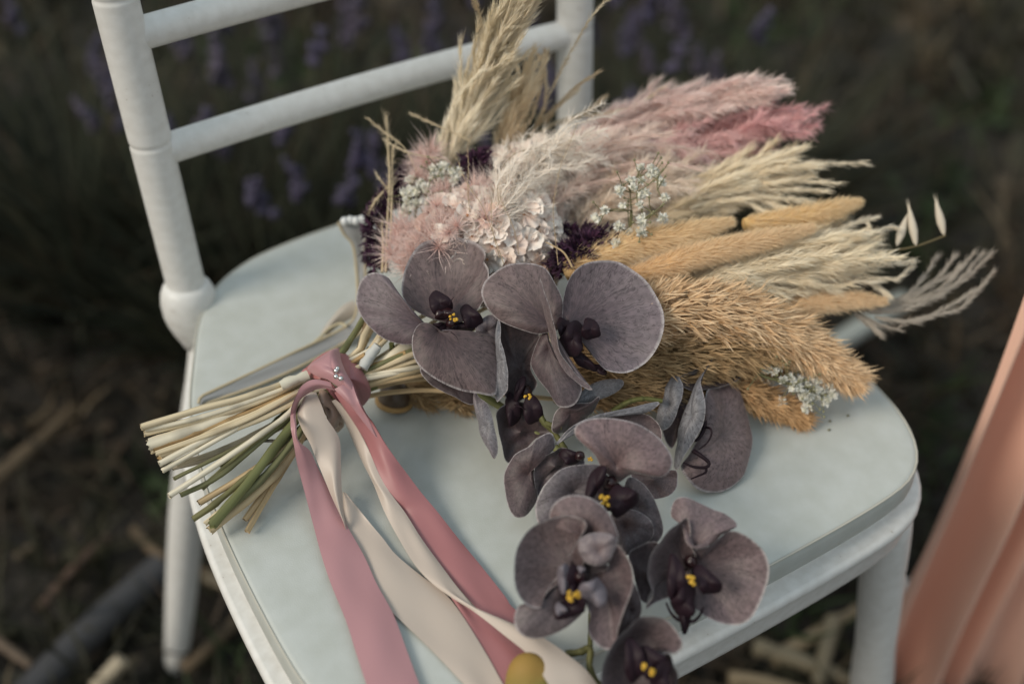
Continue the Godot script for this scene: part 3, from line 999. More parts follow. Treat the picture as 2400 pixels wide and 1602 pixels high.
func build_bouquet() -> void:
	var g := "tied stems of the bouquet"
	var fallen := 0
	# tall cream plume leaning up against the chair back
	var t := thing("pampas_plume", "tall silky cream plume rising past the back rails to the top edge", "pampas grass", g)
	stem(t, W([-2330,5020,1527,  -2010,5020,1549,  -1690,5000,1567,  -1231,4970,1534,  -1006,5040,1576,  -864,5160,1500,  -436,5120,1335,  157,5400,625]), 0.0021, STRAW)
	var ax := spline(W([57,5450,726,  146,5650,676,  307,5900,627,  391,6150,688,  455,6450,794,  496,6700,908,  457,7000,1102]), 40)
	silky_plume(t, "plume", ax, [0.015, 0.018, 0.016, 0.012, 0.008, 0.005, 0.003], 19000, Color(0.97, 0.89, 0.72), Color(0.90, 0.77, 0.55), Color(0.98, 0.93, 0.81), 0.34, 0.016, 0.86, 0.1)
	t = thing("pampas_plume", "small tan plume with thin wisps behind the tall cream plume", "pampas grass", g)
	stem(t, W([-2323,4960,1527,  -1758,4960,1600,  -1273,4950,1553,  -1003,5000,1612,  -826,5140,1579,  -406,5100,1343,  471,5350,701]), 0.0018, STRAW)
	ax = spline(W([400,5450,824,  488,5600,729,  536,5800,746,  615,6000,748]), 30)
	silky_plume(t, "plume", ax, [0.010, 0.012, 0.011, 0.006], 2200, Color(0.94, 0.80, 0.58), Color(0.84, 0.65, 0.41), CREAM, 0.5, 0.016, 0.88, 0.1)
	var wisps := MB.new()
	for L in [W([672,5500,659,  700,5800,700,  811,6000,668,  793,6200,721]), W([604,5600,659,  659,5900,678,  704,6000,509]), W([701,5500,675,  830,5700,726,  1073,5800,700]), W([682,5500,709,  942,5600,701,  1124,5700,880,  1300,5800,1036,  1511,5900,1066]), W([712,5550,697,  767,5800,779,  836,6000,658,  807,6100,603]), W([536,5600,667,  602,5900,648,  846,6100,623]), W([921,5600,736,  1086,5700,815,  1201,5800,848]), W([832,5600,689,  937,5900,823,  1039,6100,976]), W([662,5700,772,  755,5900,728,  771,6200,778])]:
		branch(wisps, L, 0.0013, 240, Color(0.74, 0.62, 0.44), Color(0.6, 0.46, 0.28), 0.005)
	obj("wisps", wisps, M.silk, t)
	t = thing("wispy_grass", "blurred grass tip crossing the top edge beside the right back post", "dried grass", g)
	wisps = MB.new()
	branch(wisps, W([700,5450,680,  883,5900,704,  939,6400,919,  1011,6600,1004,  1037,6700,1094]), 0.0012, 260, CREAM, Color(0.6, 0.48, 0.3))
	branch(wisps, W([363,5800,433,  530,6200,350,  349,6600,547]), 0.0022, 300, Color(0.72, 0.6, 0.43), Color(0.58, 0.45, 0.28))
	obj("wisps", wisps, M.silk, t)
	# pink plumes
	t = thing("pink_plume", "broad dusty pink feathery plume pointing right, rosiest at its tip", "pampas grass", g)
	stem(t, W([-2322,4880,1596,  -1782,4920,1649,  -1297,4940,1607,  -986,5000,1717,  -740,5100,1805,  -165,5250,1904]), 0.0019, STRAW)
	ax = spline(W([616,5250,919,  1008,5400,988,  1421,5500,1151,  1817,5600,1333,  2156,5700,1539,  2284,5740,1611]), 40)
	var b := MB.new()
	tube(b, ax, PackedFloat32Array([0.002]), 6, Color(0.4, 0.2, 0.2), false)
	var parts := 5
	for q in parts:      # paler at the root, rosier towards the tip
		var c := Color(0.95, 0.74, 0.68).lerp(Color(0.86, 0.47, 0.47), q / float(parts - 1))
		var seg := PackedVector3Array()
		for w in 14: seg.append(along(ax, maxf(0.0, (q - 0.35 + 1.5 * w / 13.0) / 5.7)))
		plumose(b, seg, [[0.014, 0.022], [0.022, 0.027], [0.027, 0.028], [0.028, 0.026], [0.025, 0.008]][q], 34, 150, 0.75, 0.012, 0.00042, dim(c, 0.8), c, c.lerp(Color(0.94, 0.80, 0.77), 0.4), 0.62, 0.25)
	obj("plume", b, M.silk, t)
	t = thing("pink_plume", "slim pale pink plume lying above the broad pink one", "pampas grass", g)
	stem(t, W([-2304,4890,1637,  -1770,4930,1674,  -1290,4980,1624,  -1020,5060,1704,  -748,5120,1597,  -49,5150,1492]), 0.0016, STRAW)
	ax = spline(W([819,5450,842,  1115,5600,939,  1437,5700,1045,  1741,5800,1195,  1990,5900,1367]), 36)
	silky_plume(t, "plume", ax, [0.010, 0.016, 0.017, 0.012, 0.004], 9000, Color(0.95, 0.77, 0.70), Color(0.88, 0.60, 0.55), Color(0.96, 0.84, 0.77), 0.3, 0.013, 0.7, 0.2)
	wisps = MB.new()
	for L in [W([744,5500,1106,  971,5650,1223,  1227,5750,1425,  1556,5700,1613]), W([633,5500,1192,  841,5600,1316,  1087,5700,1486,  1365,5700,1705]), W([523,5500,1228,  730,5600,1398,  982,5700,1595]), W([683,5550,1105,  965,5800,1321,  1245,5900,1540]), W([854,5500,1309,  1041,5650,1453,  1148,5650,1557])]:
		branch(wisps, L, 0.0015, 260, Color(0.78, 0.62, 0.53), Color(0.7, 0.48, 0.43), 0.008)
	obj("wisps", wisps, M.silk, t)
	# cream panicles to the right
	t = thing("pampas_plume", "upper cream plume spreading right into blurred finger-like branches", "pampas grass", g)
	stem(t, W([-2282,4840,1614,  -1696,4900,1683,  -1258,4920,1637,  -989,4960,1718,  -736,5050,1814,  -123,5200,2031]), 0.0018, STRAW)
	ax = spline(W([1109,5300,1592,  1320,5400,1666,  1562,5500,1735,  1828,5550,1786]), 30)
	silky_plume(t, "plume", ax, [0.010, 0.016, 0.021, 0.015], 15000, Color(0.95, 0.84, 0.64), Color(0.85, 0.68, 0.44), CREAM, 0.55, 0.013, 0.78, 0.14)
	wisps = MB.new()
	for L in [W([1366,5450,1719,  1748,5550,1768,  2114,5600,1895,  2485,5600,2074]), W([1363,5450,1764,  1660,5550,1840,  1971,5550,1946,  2235,5550,2121]), W([1295,5450,1774,  1624,5500,1838,  1897,5530,1982,  2128,5530,2128]), W([1354,5500,1765,  1621,5600,1755,  1908,5650,1789]), W([1360,5400,1780,  1653,5500,1901,  1862,5500,2034,  2007,5500,2147]), W([1323,5500,1725,  1560,5600,1794,  1941,5630,1900,  2192,5630,1985]), W([1604,5500,1804,  1701,5450,2013,  1836,5450,2176,  1966,5400,2374]), W([1692,5500,1851,  1796,5460,2009,  1886,5450,2134]), W([1511,5500,1802,  1792,5550,1910,  2129,5550,1969])]:
		branch(wisps, L, 0.0024, 420, Color(0.87, 0.78, 0.61), Color(0.75, 0.62, 0.43), 0.006)
	obj("branches", wisps, M.silk, t)
	t = thing("pampas_plume", "lower cream plume spreading right, with curled pale branch tips", "pampas grass", g)
	stem(t, W([-2309,4860,1696,  -1887,4900,1653,  -1449,4920,1588,  -1145,4940,1627,  -718,5000,1798,  -276,4880,1801,  199,5050,2091]), 0.0019, STRAW_PALE)
	ax = spline(W([755,5150,2048,  967,5250,2203,  1201,5300,2305,  1525,5300,2374,  1857,5300,2445]), 30)
	silky_plume(t, "plume", ax, [0.012, 0.018, 0.021, 0.024, 0.018], 28000, Color(0.95, 0.84, 0.64), Color(0.85, 0.68, 0.44), CREAM, 0.45, 0.013, 0.78, 0.14)
	wisps = MB.new()
	for L in [W([1385,5300,2344,  1821,5350,2339,  2136,5400,2356,  2387,5400,2377]), W([1478,5300,2364,  1880,5350,2402,  2098,5400,2463,  2269,5400,2492,  2362,5400,2493,  2421,5400,2537]), W([1508,5300,2395,  1962,5300,2455,  2147,5300,2507,  2253,5300,2532,  2273,5350,2454,  2274,5400,2397]), W([1481,5250,2374,  1911,5250,2529,  2163,5250,2634,  2434,5250,2709]), W([1501,5200,2364,  1915,5200,2541,  2174,5200,2703,  2263,5200,2758,  2459,5200,2702]), W([1402,5300,2323,  1707,5350,2341,  1942,5400,2380,  2246,5400,2350]), W([1954,5200,2562,  2124,5150,2648,  2199,5100,2775]), W([1484,5200,2385,  1810,5200,2530,  2073,5200,2686,  2160,5200,2718]), W([1405,5250,2333,  1761,5300,2424,  2106,5300,2422]), W([1423,5300,2365,  1807,5400,2340,  1956,5430,2367])]:
		branch(wisps, L, 0.0021, 420, Color(0.88, 0.80, 0.65), Color(0.77, 0.65, 0.47), 0.005)
	obj("branches", wisps, M.silk, t)
	t = thing("wispy_grass", "greyish sprig of curved seed branches at the far right tip of the bouquet", "dried grass", g)
	wisps = MB.new()
	var grey := Color(0.50, 0.44, 0.37)
	for L in [W([1870,5100,2492,  2067,5000,2697,  2293,5000,2773,  2502,5050,2751,  2763,5100,2641]), W([2024,5000,2718,  2342,5000,2784,  2600,5050,2788,  2857,5120,2702]), W([2015,5000,2729,  2372,5000,2816,  2626,5050,2848,  2957,5150,2765]), W([2022,5000,2747,  2402,5000,2847,  2737,5050,2861,  3023,5120,2775]), W([2080,4980,2754,  2383,5000,2867,  2797,5050,2863,  3133,5100,2782]), W([2001,4980,2711,  2169,4900,2852,  2227,4900,2905,  2308,4950,2914,  2613,4980,3011,  2819,5020,2975,  3046,5060,2899]), W([2003,4980,2697,  2065,4930,2788,  2094,4900,2869]), W([2192,5100,2603,  2274,5020,2697,  2347,5000,2817,  2579,5000,2866,  2852,5060,2842]), W([2112,4960,2790,  2330,4950,2940,  2603,4980,2960,  2847,5030,2957]), W([2293,5000,2773,  2518,5030,2780,  2728,5060,2792]), W([2323,5000,2804,  2577,5020,2860,  2820,5100,2784])]:
		branch(wisps, L, 0.0011, 460, grey, dim(grey, 0.7), 0.0062)
	obj("branches", wisps, M.silk, t)
	# brown tails
	var dk := Color(0.62, 0.34, 0.12)
	var lt := Color(0.93, 0.63, 0.33)
	var tp := Color(0.96, 0.84, 0.62)
	t = thing("foxtail", "long sharp golden-brown foxtail pointing right across the bouquet's middle", "foxtail grass", g)
	stem(t, W([-2304,4820,1716,  -1901,4880,1683,  -1468,4920,1632,  -1156,4940,1652,  -739,5020,1842,  -280,4880,1808,  14,5200,2186]), 0.0016, STRAW_PALE)
	tail(t, W([569,5340,2054,  742,5420,2141,  959,5500,2221,  1336,5520,2300,  1544,5520,2341,  1780,5520,2370]), [0.0085, 0.0098, 0.0092, 0.0070, 0.0012], 19000, dk, lt, tp, 0.0056)
	t = thing("foxtail", "plump golden foxtail just above the long brown one", "foxtail grass", g)
	stem(t, W([-2328,4800,1895,  -2000,4840,1832,  -1565,4900,1739,  -1312,4920,1639,  -796,5000,1820,  -268,4870,1786,  -48,5200,2137]), 0.0018, STRAW_PALE)
	tail(t, W([317,5360,1812,  482,5440,1894,  743,5500,1959,  1016,5540,2055,  1324,5560,2112]), [0.0125, 0.0135, 0.0118, 0.0085, 0.0008], 17000, Color(0.70, 0.42, 0.16), Color(0.95, 0.68, 0.36), tp, 0.0068)
	t = thing("foxtail", "blurred light-brown foxtail lowest at the right above the bare cushion", "foxtail grass", g)
	stem(t, W([-2185,4680,1925,  -1767,4760,1896,  -1572,4800,1855,  -1229,4860,1681,  -746,4960,1850,  -299,4840,1843,  71,5000,2112]), 0.0020, Color(0.55, 0.40, 0.22))
	tail(t, W([1462,5080,2508,  1720,5100,2606,  1960,5100,2698,  2128,5100,2799]), [0.0068, 0.0082, 0.0074, 0.0055, 0.0008], 8000, dk, Color(0.88, 0.62, 0.36), tp, 0.0055)
	t = thing("foxtail", "ochre foxtail with a pale blunt tip under the upper cream plume", "foxtail grass", g)
	stem(t, W([-2182,4590,2068,  -1723,4700,1947,  -1256,4820,1686,  -737,5000,1836,  -273,4860,1796,  36,5200,2150]), 0.0028, Color(0.56, 0.44, 0.26), true)
	tail(t, W([1488,5460,2083,  1745,5480,2182,  1977,5500,2256,  2253,5500,2288]), [0.0065, 0.0082, 0.0086, 0.0072, 0.0010], 8000, Color(0.64, 0.37, 0.12), Color(0.88, 0.60, 0.26), tp, 0.0055)
	# feathery reed
	t = thing("reed_plume", "bushy tan reed plume sweeping down to the right onto the cushion", "reed grass", g)
	stem(t, W([-2323,4920,1579,  -1962,4930,1598,  -1451,4930,1544,  -1148,4950,1636,  -957,5000,1701,  -718,5100,1737,  -375,4960,1791,  -68,4860,1957]), 0.0034, STRAW_PALE, true)
	reed(t, W([439,5250,2306,  752,5280,2396,  1100,5200,2533,  1420,5030,2706,  1614,4880,2891,  1749,4780,3041]), [0.016, 0.017, 0.017, 0.015, 0.010, 0.004], 2600, Color(0.96, 0.72, 0.46), Color(0.62, 0.35, 0.15), 0.0125)
	t = thing("reed_plume", "darker brown reed plume half hidden behind the orchids", "reed grass", g)
	stem(t, W([-1977,4570,2077,  -1577,4660,1830,  -1258,4780,1658,  -776,4860,1769,  -349,4800,1935,  -159,4840,2115]), 0.0019, Color(0.55, 0.40, 0.22))
	reed(t, W([142,5000,2155,  483,5000,2281,  804,5020,2440,  1146,5000,2582,  1385,4900,2711]), [0.020, 0.024, 0.024, 0.020, 0.010], 2900, Color(0.66, 0.45, 0.24), Color(0.32, 0.19, 0.08), 0.012)
	reed(t, W([29,4840,2197,  299,4860,2366,  642,4860,2495,  1024,4840,2603]), [0.013, 0.017, 0.017, 0.010], 1500, Color(0.56, 0.38, 0.20), Color(0.26, 0.15, 0.06), 0.012)
	t = thing("reed_plume", "small rusty reed tip under the lower baby's breath on the cushion", "reed grass", g)
	stem(t, W([-1992,4550,2145,  -1566,4670,1831,  -1254,4740,1664,  -737,4800,1821,  46,4820,2363]), 0.0017, Color(0.55, 0.40, 0.22))
	reed(t, W([1027,4760,2676,  1158,4700,2791,  1298,4630,2900,  1417,4560,3015]), [0.009, 0.0095, 0.006, 0.002], 520, Color(0.76, 0.48, 0.24), Color(0.44, 0.24, 0.10), 0.010)
	t = thing("reed_plume", "little brown reed tuft beside the round seed pod under the orchids", "reed grass", g)
	reed(t, W([-443,4660,1893,  -517,4620,1743,  -603,4580,1586,  -623,4570,1530]), [0.006, 0.006, 0.003, 0.001], 110, Color(0.52, 0.36, 0.18), Color(0.3, 0.18, 0.08), 0.010)
	reed(t, W([-692,4600,1576,  -668,4580,1667,  -619,4560,1755]), [0.003, 0.004, 0.002], 60, Color(0.56, 0.40, 0.21), Color(0.34, 0.2, 0.09), 0.009)
	reed(t, W([-507,4600,1756,  -465,4580,1855,  -424,4550,1911]), [0.004, 0.004, 0.002], 70, Color(0.50, 0.36, 0.2), Color(0.3, 0.18, 0.08), 0.008)
	# wild oat
	t = thing("wild_oat", "thin wild oat stalk with hanging papery husks right of the bouquet", "wild oat", g)
	stem(t, W([1722,5100,2258,  2075,5200,2425,  2304,5250,2545,  2512,5280,2630,  2747,5300,2655]), 0.0007, Color(0.17, 0.13, 0.06))
	for L in [W([2413,5270,2563,  2500,5330,2498,  2577,5400,2445]), W([2516,5280,2632,  2552,5380,2533,  2585,5460,2422]), W([2738,5300,2654,  2779,5380,2556,  2786,5460,2462])]:
		b = MB.new()
		var d: Vector3 = L[2] - L[0]
		var ln := d.length()
		var ww := 0.0028 if L[0] != Vector3.ZERO else 0.0
		lathe(b, L[0], d, PackedVector2Array([Vector2(0, 0), Vector2(ww * 0.55, ln * 0.1), Vector2(ww, ln * 0.35), Vector2(ww * 0.9, ln * 0.55), Vector2(ww * 0.5, ln * 0.8), Vector2(0.0002, ln)]), 10, Color(0.62, 0.55, 0.44))
		for q in 3:
			hair(b, L[0] + d * 0.2, (d.normalized() + rv() * 0.06).normalized(), ln * 0.95, 0.0012, TOWARDS, Color(0.5, 0.36, 0.2), Color(0.7, 0.62, 0.5))
		obj("husk", b, M.dry, t)
	# blush flower mass
	t = thing("hydrangea", "blush pink papery hydrangea head in the middle of the bouquet", "hydrangea", g)
	stem(t, W([-2161,4660,2068,  -1837,4740,1993,  -1550,4820,1857,  -1237,4900,1658,  -724,5040,1679,  -59,5100,1512]), 0.0022, GREEN)
	var kinds := blush_meshes()
	var c0 := V(46,5320,1348)
	var ux := Vector3(0.8665, 0.025, 0.4985)
	var uy := Vector3(0.329, 0.722, -0.609)
	for k in 150:
		var a := k * 2.39996
		var rr := sqrt((k + 0.5) / 150.0)
		var px := cos(a) * rr
		var py := sin(a) * rr
		var bulge := sqrt(maxf(0.0, 1.0 - rr * rr * 0.92))
		var p := c0 + ux * px * 0.045 + uy * py * 0.033 + TOWARDS * (0.030 * bulge + rng.randf_range(-0.006, 0.003)) + rv() * 0.003
		var f := obj("floret", kinds[rng.randi() % 5], M.thin_petal, t)
		var nn := (TOWARDS * (0.3 + bulge) + ux * px * 0.8 + uy * py * 0.8 + rv() * 0.5).normalized()
		var sx := side_of(nn)
		f.transform = Transform3D(Basis(sx, nn, sx.cross(nn)) * Basis(Vector3.UP, rng.randf() * TAU) * Basis.from_scale(Vector3.ONE * rng.randf_range(0.45, 0.95)), p)
	t = thing("hydrangea", "paler cream-pink flower cluster right of the blush hydrangea", "hydrangea", g)
	c0 = V(561,5360,1064)
	for k in 60:
		var a := k * 2.39996
		var rr := sqrt((k + 0.5) / 60.0)
		var px := cos(a) * rr
		var py := sin(a) * rr
		var bulge := sqrt(maxf(0.0, 1.0 - rr * rr * 0.92))
		var p := c0 + ux * px * 0.032 + uy * py * 0.028 + TOWARDS * (0.022 * bulge + rng.randf_range(-0.006, 0.003)) + rv() * 0.003
		var f := obj("floret", kinds[[2, 3, 2, 0][rng.randi() % 4]], M.thin_petal, t)
		var nn := (TOWARDS * (0.2 + bulge) + ux * px + uy * py + rv() * 0.7).normalized()
		var sx := side_of(nn)
		f.transform = Transform3D(Basis(sx, nn, sx.cross(nn)) * Basis(Vector3.UP, rng.randf() * TAU) * Basis.from_scale(Vector3.ONE * rng.randf_range(0.75, 1.3)), p)
	t = thing("pampas_plume", "pale blush fluff between the hydrangea and the pink plumes", "pampas grass", g)
	stem(t, W([-2140,4650,2031,  -1810,4730,1971,  -1526,4810,1846,  -1217,4890,1659,  -677,5060,1630,  53,5200,1522]), 0.0016, STRAW)
	b = MB.new()
	ax = spline(W([147,5250,1374,  401,5380,1330,  688,5480,1240,  956,5560,1190,  1271,5600,1171]), 36)
	plumose(b, ax, [0.016, 0.022, 0.022, 0.018, 0.010], 80, 130, 0.3, 0.013, 0.00036, Color(0.88, 0.65, 0.55), Color(0.96, 0.80, 0.70), Color(0.97, 0.88, 0.80), 0.6, 0.35)
	obj("plume", b, M.silk, t)
	t = thing("pampas_plume", "cream-blush fluff under the sharp baby's breath sprig", "pampas grass", g)
	stem(t, W([-2196,4630,2042,  -1840,4710,1963,  -1548,4790,1843,  -1227,4860,1651,  -690,5000,1651,  -6,5100,1629]), 0.0016, STRAW)
	b = MB.new()
	ax = spline(W([512,5200,1463,  711,5320,1469,  956,5420,1470,  1197,5480,1487,  1402,5500,1504]), 36)
	plumose(b, ax, [0.018, 0.026, 0.028, 0.024, 0.012], 120, 120, 0.3, 0.013, 0.00036, Color(0.88, 0.68, 0.53), Color(0.96, 0.83, 0.69), Color(0.97, 0.89, 0.78), 0.65, 0.3)
	obj("plume", b, M.silk, t)
	t = thing("pampas_plume", "loose cream wisps spreading over the flower heads below the tall plume", "pampas grass", g)
	b = MB.new()
	ax = spline(W([-165,5520,1541,  42,5640,1423,  303,5720,1278,  553,5760,1180,  719,5800,1198]), 36)
	plumose(b, ax, [0.014, 0.024, 0.028, 0.024, 0.014], 62, 80, 0.35, 0.012, 0.0003, Color(0.86, 0.74, 0.62), Color(0.95, 0.87, 0.77), Color(0.96, 0.91, 0.84), 0.6, 0.35)
	obj("plume", b, M.silk, t)
	# pink needle fern
	t = thing("pink_fern", "pink bleached fern with star-like needle tufts at the bouquet's upper left", "fern", g)
	kinds = tuft_meshes()
	var tufts := W([-92,5650,675,  -100,5650,777,  -130,5600,696,  -24,5650,696,  -413,5400,1010,  -466,5400,1051,  -403,5450,1115,  -474,5350,1113,  -487,5350,1226,  -530,5300,1241,  -488,5350,1345,  -110,5600,1045,  43,5650,1160,  33,5650,1240,  -165,5600,1309,  -212,5550,1238,  -237,5600,1160,  -92,5650,1298,  -277,5550,1299,  -332,5500,1210,  -336,5500,1316,  -404,5450,1250,  -287,5600,1431,  -233,5630,1437,  -281,5530,1144,  -201,5600,822,  -171,5600,897,  -162,5600,1046,  -459,5400,1257,  -415,5400,1334,  155,5600,1113,  -26,5640,1207,  -141,5600,1184,  -353,5500,1413,  -301,5450,1437,  -542,5300,1128,  -528,5300,1321,  -63,5640,1476])
	var limbs := MB.new()
	for p in tufts:
		var f := obj("needle_tuft", kinds[rng.randi() % 3], M.silk, t)
		f.position = p
		f.basis = Basis.from_euler(Vector3(rng.randf_range(-0.8, 0.8), rng.randf() * TAU, rng.randf_range(-0.8, 0.8))) * Basis.from_scale(Vector3.ONE * rng.randf_range(0.6, 1.0))
		tube(limbs, PackedVector3Array([p, p.lerp(V(-24,5000,1037), 0.5) + rv() * 0.004, V(-24,5000,1037)]), PackedFloat32Array([0.0006]), 5, Color(0.5, 0.3, 0.24), false)
	obj("stalks", limbs, M.dry_solid, t)
	# statice
	statice("dark purple statice at the left rim of the bouquet, above the grey strap", W([-2138,4720,1864,  -1848,4780,1771,  -1612,4840,1711,  -1280,4900,1635,  -973,5000,1547,  -830,5150,1353]), W([-593,5150,978,  -536,5250,870,  -490,5350,812,  -398,5420,734]), 0.0085, 360)
	statice("dark purple statice tuft peeping out at the upper left of the pink fern", PackedVector3Array(), W([-295,5400,715,  -242,5460,701,  -204,5500,664]), 0.008, 230)
	statice("nearly black statice tuft below the foot of the tall cream plume", PackedVector3Array(), W([128,5600,907,  181,5620,922,  221,5620,898]), 0.009, 220)
	statice("dark purple statice to the right of the blush hydrangea", W([-2263,4740,1869,  -2024,4780,1873,  -1627,4840,1747,  -1269,4900,1657,  -769,5100,1774,  55,5300,1917]), W([303,5380,1759,  394,5460,1822,  515,5480,1830,  610,5480,1857]), 0.0105, 520)
	statice("dusky statice bits deep in the pale flower cluster", PackedVector3Array(), W([485,5380,1460,  500,5400,1594,  613,5420,1627]), 0.006, 90)
	# baby's breath
	sprig("sharp baby's breath sprig standing before the pink plume", PackedVector3Array(), V(726,5450,1864), V(778,5650,1822), W([812,5800,1727,  908,5850,1702,  965,5840,1775,  919,5830,1773,  960,5800,1837,  881,5800,1763,  730,5760,1755,  800,5780,1778,  854,5770,1842,  817,5750,1830,  792,5720,1883,  705,5700,1820,  608,5680,1788,  934,5750,1930,  869,5680,2019,  761,5660,1963,  709,5560,1925,  661,5600,1871,  960,5820,1798,  953,5860,1754,  566,5600,1735,  785,5660,1939,  589,5540,1953,  737,5600,1985]), 34, 1.6)
	sprig("baby's breath sprig drooping onto the cushion at the right", PackedVector3Array(), V(1098,4960,2733), V(1284,4860,2894), W([1144,4940,2767,  1186,4940,2779,  1243,4920,2853,  1274,4880,2911,  1474,4860,2888,  1510,4820,2973,  1429,4760,3014,  1514,4760,3028,  1585,4780,3013,  1375,4680,3038,  1421,4700,3031,  1317,4840,2955,  1397,4840,2933,  1474,4780,2996,  1533,4720,3071,  1278,4700,2926,  1323,4880,2905,  1345,4820,2969,  1424,4820,2969,  1389,4780,3003,  1463,4740,3032,  1207,4920,2822,  1483,4840,2936,  1368,4760,3002,  1567,4740,3057,  1286,4920,2821,  1340,4850,2946,  1406,4750,3023]), 50, 1.2)
	sprig("cream baby's breath between the fern tufts at the upper left", W([-2263,4790,1779,  -1612,4820,1705,  -1270,4900,1609,  -955,5000,1507,  -724,5200,1371]), V(-268,5300,900), V(-240,5500,910), W([-253,5580,822,  -44,5680,1002,  -137,5640,934,  -224,5600,985,  -329,5500,934,  -264,5570,946,  -261,5560,1074,  -54,5660,906,  -233,5580,833,  -352,5460,961,  -120,5650,885,  3,5680,1027,  -215,5600,917,  -292,5520,998,  -97,5650,956,  -281,5540,891,  -314,5520,872,  -47,5660,1056]), 30, 1.0, 1.25)
	for L in W([1544,4510,3141,  1601,4510,3084,  1737,4510,3103]):
		b = MB.new()
		ball(b, L, 0.0009, 7, Color(0.17, 0.16, 0.09), 0.2)
		tag(obj("fallen_bud", b, M.dry_solid), ["tiny dark bud lying on the bare cushion, nearest the front edge", "tiny bud on the cushion just behind the nearest one", "tiny bud on the cushion right of the other two"][fallen], "flower bud", "loose buds on the cushion")
		fallen += 1
	# single blades
	var pale := Color(0.62, 0.50, 0.32)
	var fine := Color(0.40, 0.29, 0.17)
	wire("upright straw-coloured grass spike along the bouquet's left rim", W([-599,5200,1150,  -479,5350,931,  -352,5550,723,  -256,5650,512,  -171,5750,319]), 0.0008, pale, 0.45, 90, 0.009)
	wire("second grass spike close beside the upright one, shorter", W([-619,5200,1139,  -530,5300,971,  -456,5400,803,  -419,5450,724]), 0.0009, pale, 0.3, 70, 0.008)
	wire("third short grass spike leaning on the upright one", W([-511,5350,1052,  -367,5500,785,  -273,5600,605,  -215,5650,503]), 0.0008, pale, 0.4, 70, 0.008)
	wire("thin grass blade slanting up to the left tip above the fern", W([-178,5600,775,  -174,5660,633,  -199,5700,547,  -266,5750,441,  -317,5800,352]), 0.00045, pale, 0.45, 90, 0.004)
	wire("pointed grass blade crossing the tall plume's foot, higher one", W([185,5750,833,  118,5780,748,  57,5800,665,  -4,5820,581,  -67,5840,496]), 0.0004, pale, 0.5, 110, 0.0035)
	wire("pointed grass blade crossing the fern, lower one", W([-42,5700,843,  -134,5720,797,  -212,5740,751,  -265,5760,689,  -315,5780,602]), 0.0004, pale, 0.4, 90, 0.0035)
	wire("short thin blade at the left rim below the other tips", W([-369,5500,754,  -391,5540,716,  -410,5580,643]), 0.0004, pale, 0.3, 40, 0.004)
	wire("drooping blade at the left rim over the purple statice", W([-359,5500,715,  -458,5500,780,  -509,5460,793,  -537,5420,804]), 0.0010, pale, 0.2, 60, 0.006)
	wire("curly hair-thin stem hooking over the dark statice tuft", W([-144,5700,1426,  -90,5780,1303,  4,5840,1137,  60,5860,1025,  150,5900,945,  246,5940,912]), 0.00022, fine, 0.0, 60, 0.004)
	wire("hair-thin stem arching right over the pale flowers", W([15,5750,1505,  94,5800,1348,  187,5840,1263,  309,5860,1215,  434,5860,1237,  516,5840,1306,  572,5820,1347]), 0.00022, fine, 0.45, 90, 0.004)
	wire("long hair-thin stem rising in front of the pale flowers at right", W([171,5550,1955,  234,5650,1807,  306,5750,1659,  466,5860,1471,  585,5920,1371,  696,6000,1282]), 0.00022, fine, 0.0, 70, 0.0035)
	wire("hair-thin stem running down over the hydrangea, left one", W([-165,5640,1884,  -131,5720,1699,  -97,5780,1490,  -91,5820,1282,  -38,5840,1058]), 0.00022, fine, 0.6, 40, 0.0035)
	wire("hair-thin stem running down over the hydrangea, middle one", W([-166,5650,1835,  -127,5740,1678,  -46,5780,1517,  35,5800,1400]), 0.00022, fine, 0.5, 30, 0.003)
	wire("hair-thin stem running down over the hydrangea, right one", W([-37,5630,1839,  0,5700,1727,  23,5740,1601,  53,5760,1459,  109,5800,1328]), 0.00022, fine, 0.5, 30, 0.003)
	wire("stiff bent stalk over the right-hand statice", W([269,5500,1965,  262,5550,1876,  233,5560,1797,  213,5560,1747]), 0.0008, Color(0.5, 0.36, 0.2), 0.9, 4, 0.002)
	# filler blades inside the tie and the thin grey twig
	t = thing("twig", "thin grey twig poking out under the ribbon loop among the stems", "twig", g)
	stem(t, W([-1776,4760,1696,  -1684,4760,1736,  -1588,4750,1778,  -1468,4740,1814,  -1253,4760,1717]), 0.0010, Color(0.20, 0.18, 0.14))
	var ends := [W([-2312,4990,1527,  -2026,4990,1582,  -1691,4980,1590,  -1231,4990,1589,  -923,5100,1642]), W([-2310,4900,1602,  -1974,4920,1626,  -1561,4930,1608,  -1221,4960,1608,  -991,5100,1670]), W([-2299,4820,1627,  -1931,4860,1646,  -1551,4880,1620,  -1213,4920,1631,  -769,5100,1774]), W([-2282,4860,1641,  -1889,4890,1656,  -1460,4910,1610,  -1140,4960,1620,  -841,5100,1605]), W([-2202,4720,1619,  -1957,4760,1677,  -1598,4800,1662,  -1230,4860,1634,  -766,5000,1805]), W([-2233,4700,1611,  -1999,4730,1668,  -1610,4770,1685,  -1235,4840,1641,  -761,5000,1839])]
	var names := ["short straw stem second from the top of the cut ends", "brown-tinged straw tucked under the widest hollow stem", "thin tan straw below the hollow stems", "narrow straw between the two pale long stems", "shaded straw behind the pale long stem", "lowest shaded straw behind the pale long stem"]
	var tone := [STRAW_PALE, Color(0.42, 0.27, 0.12), Color(0.46, 0.30, 0.13), STRAW, Color(0.48, 0.41, 0.28), Color(0.52, 0.45, 0.33)]
	for k in 6:
		t = thing("dried_straw", names[k], "stem", g)
		stem(t, ends[k], 0.0015 + 0.0003 * (k % 3), tone[k])
	t = thing("green_stalk", "short olive stem with a slanted cut below the tan one", "stem", g)
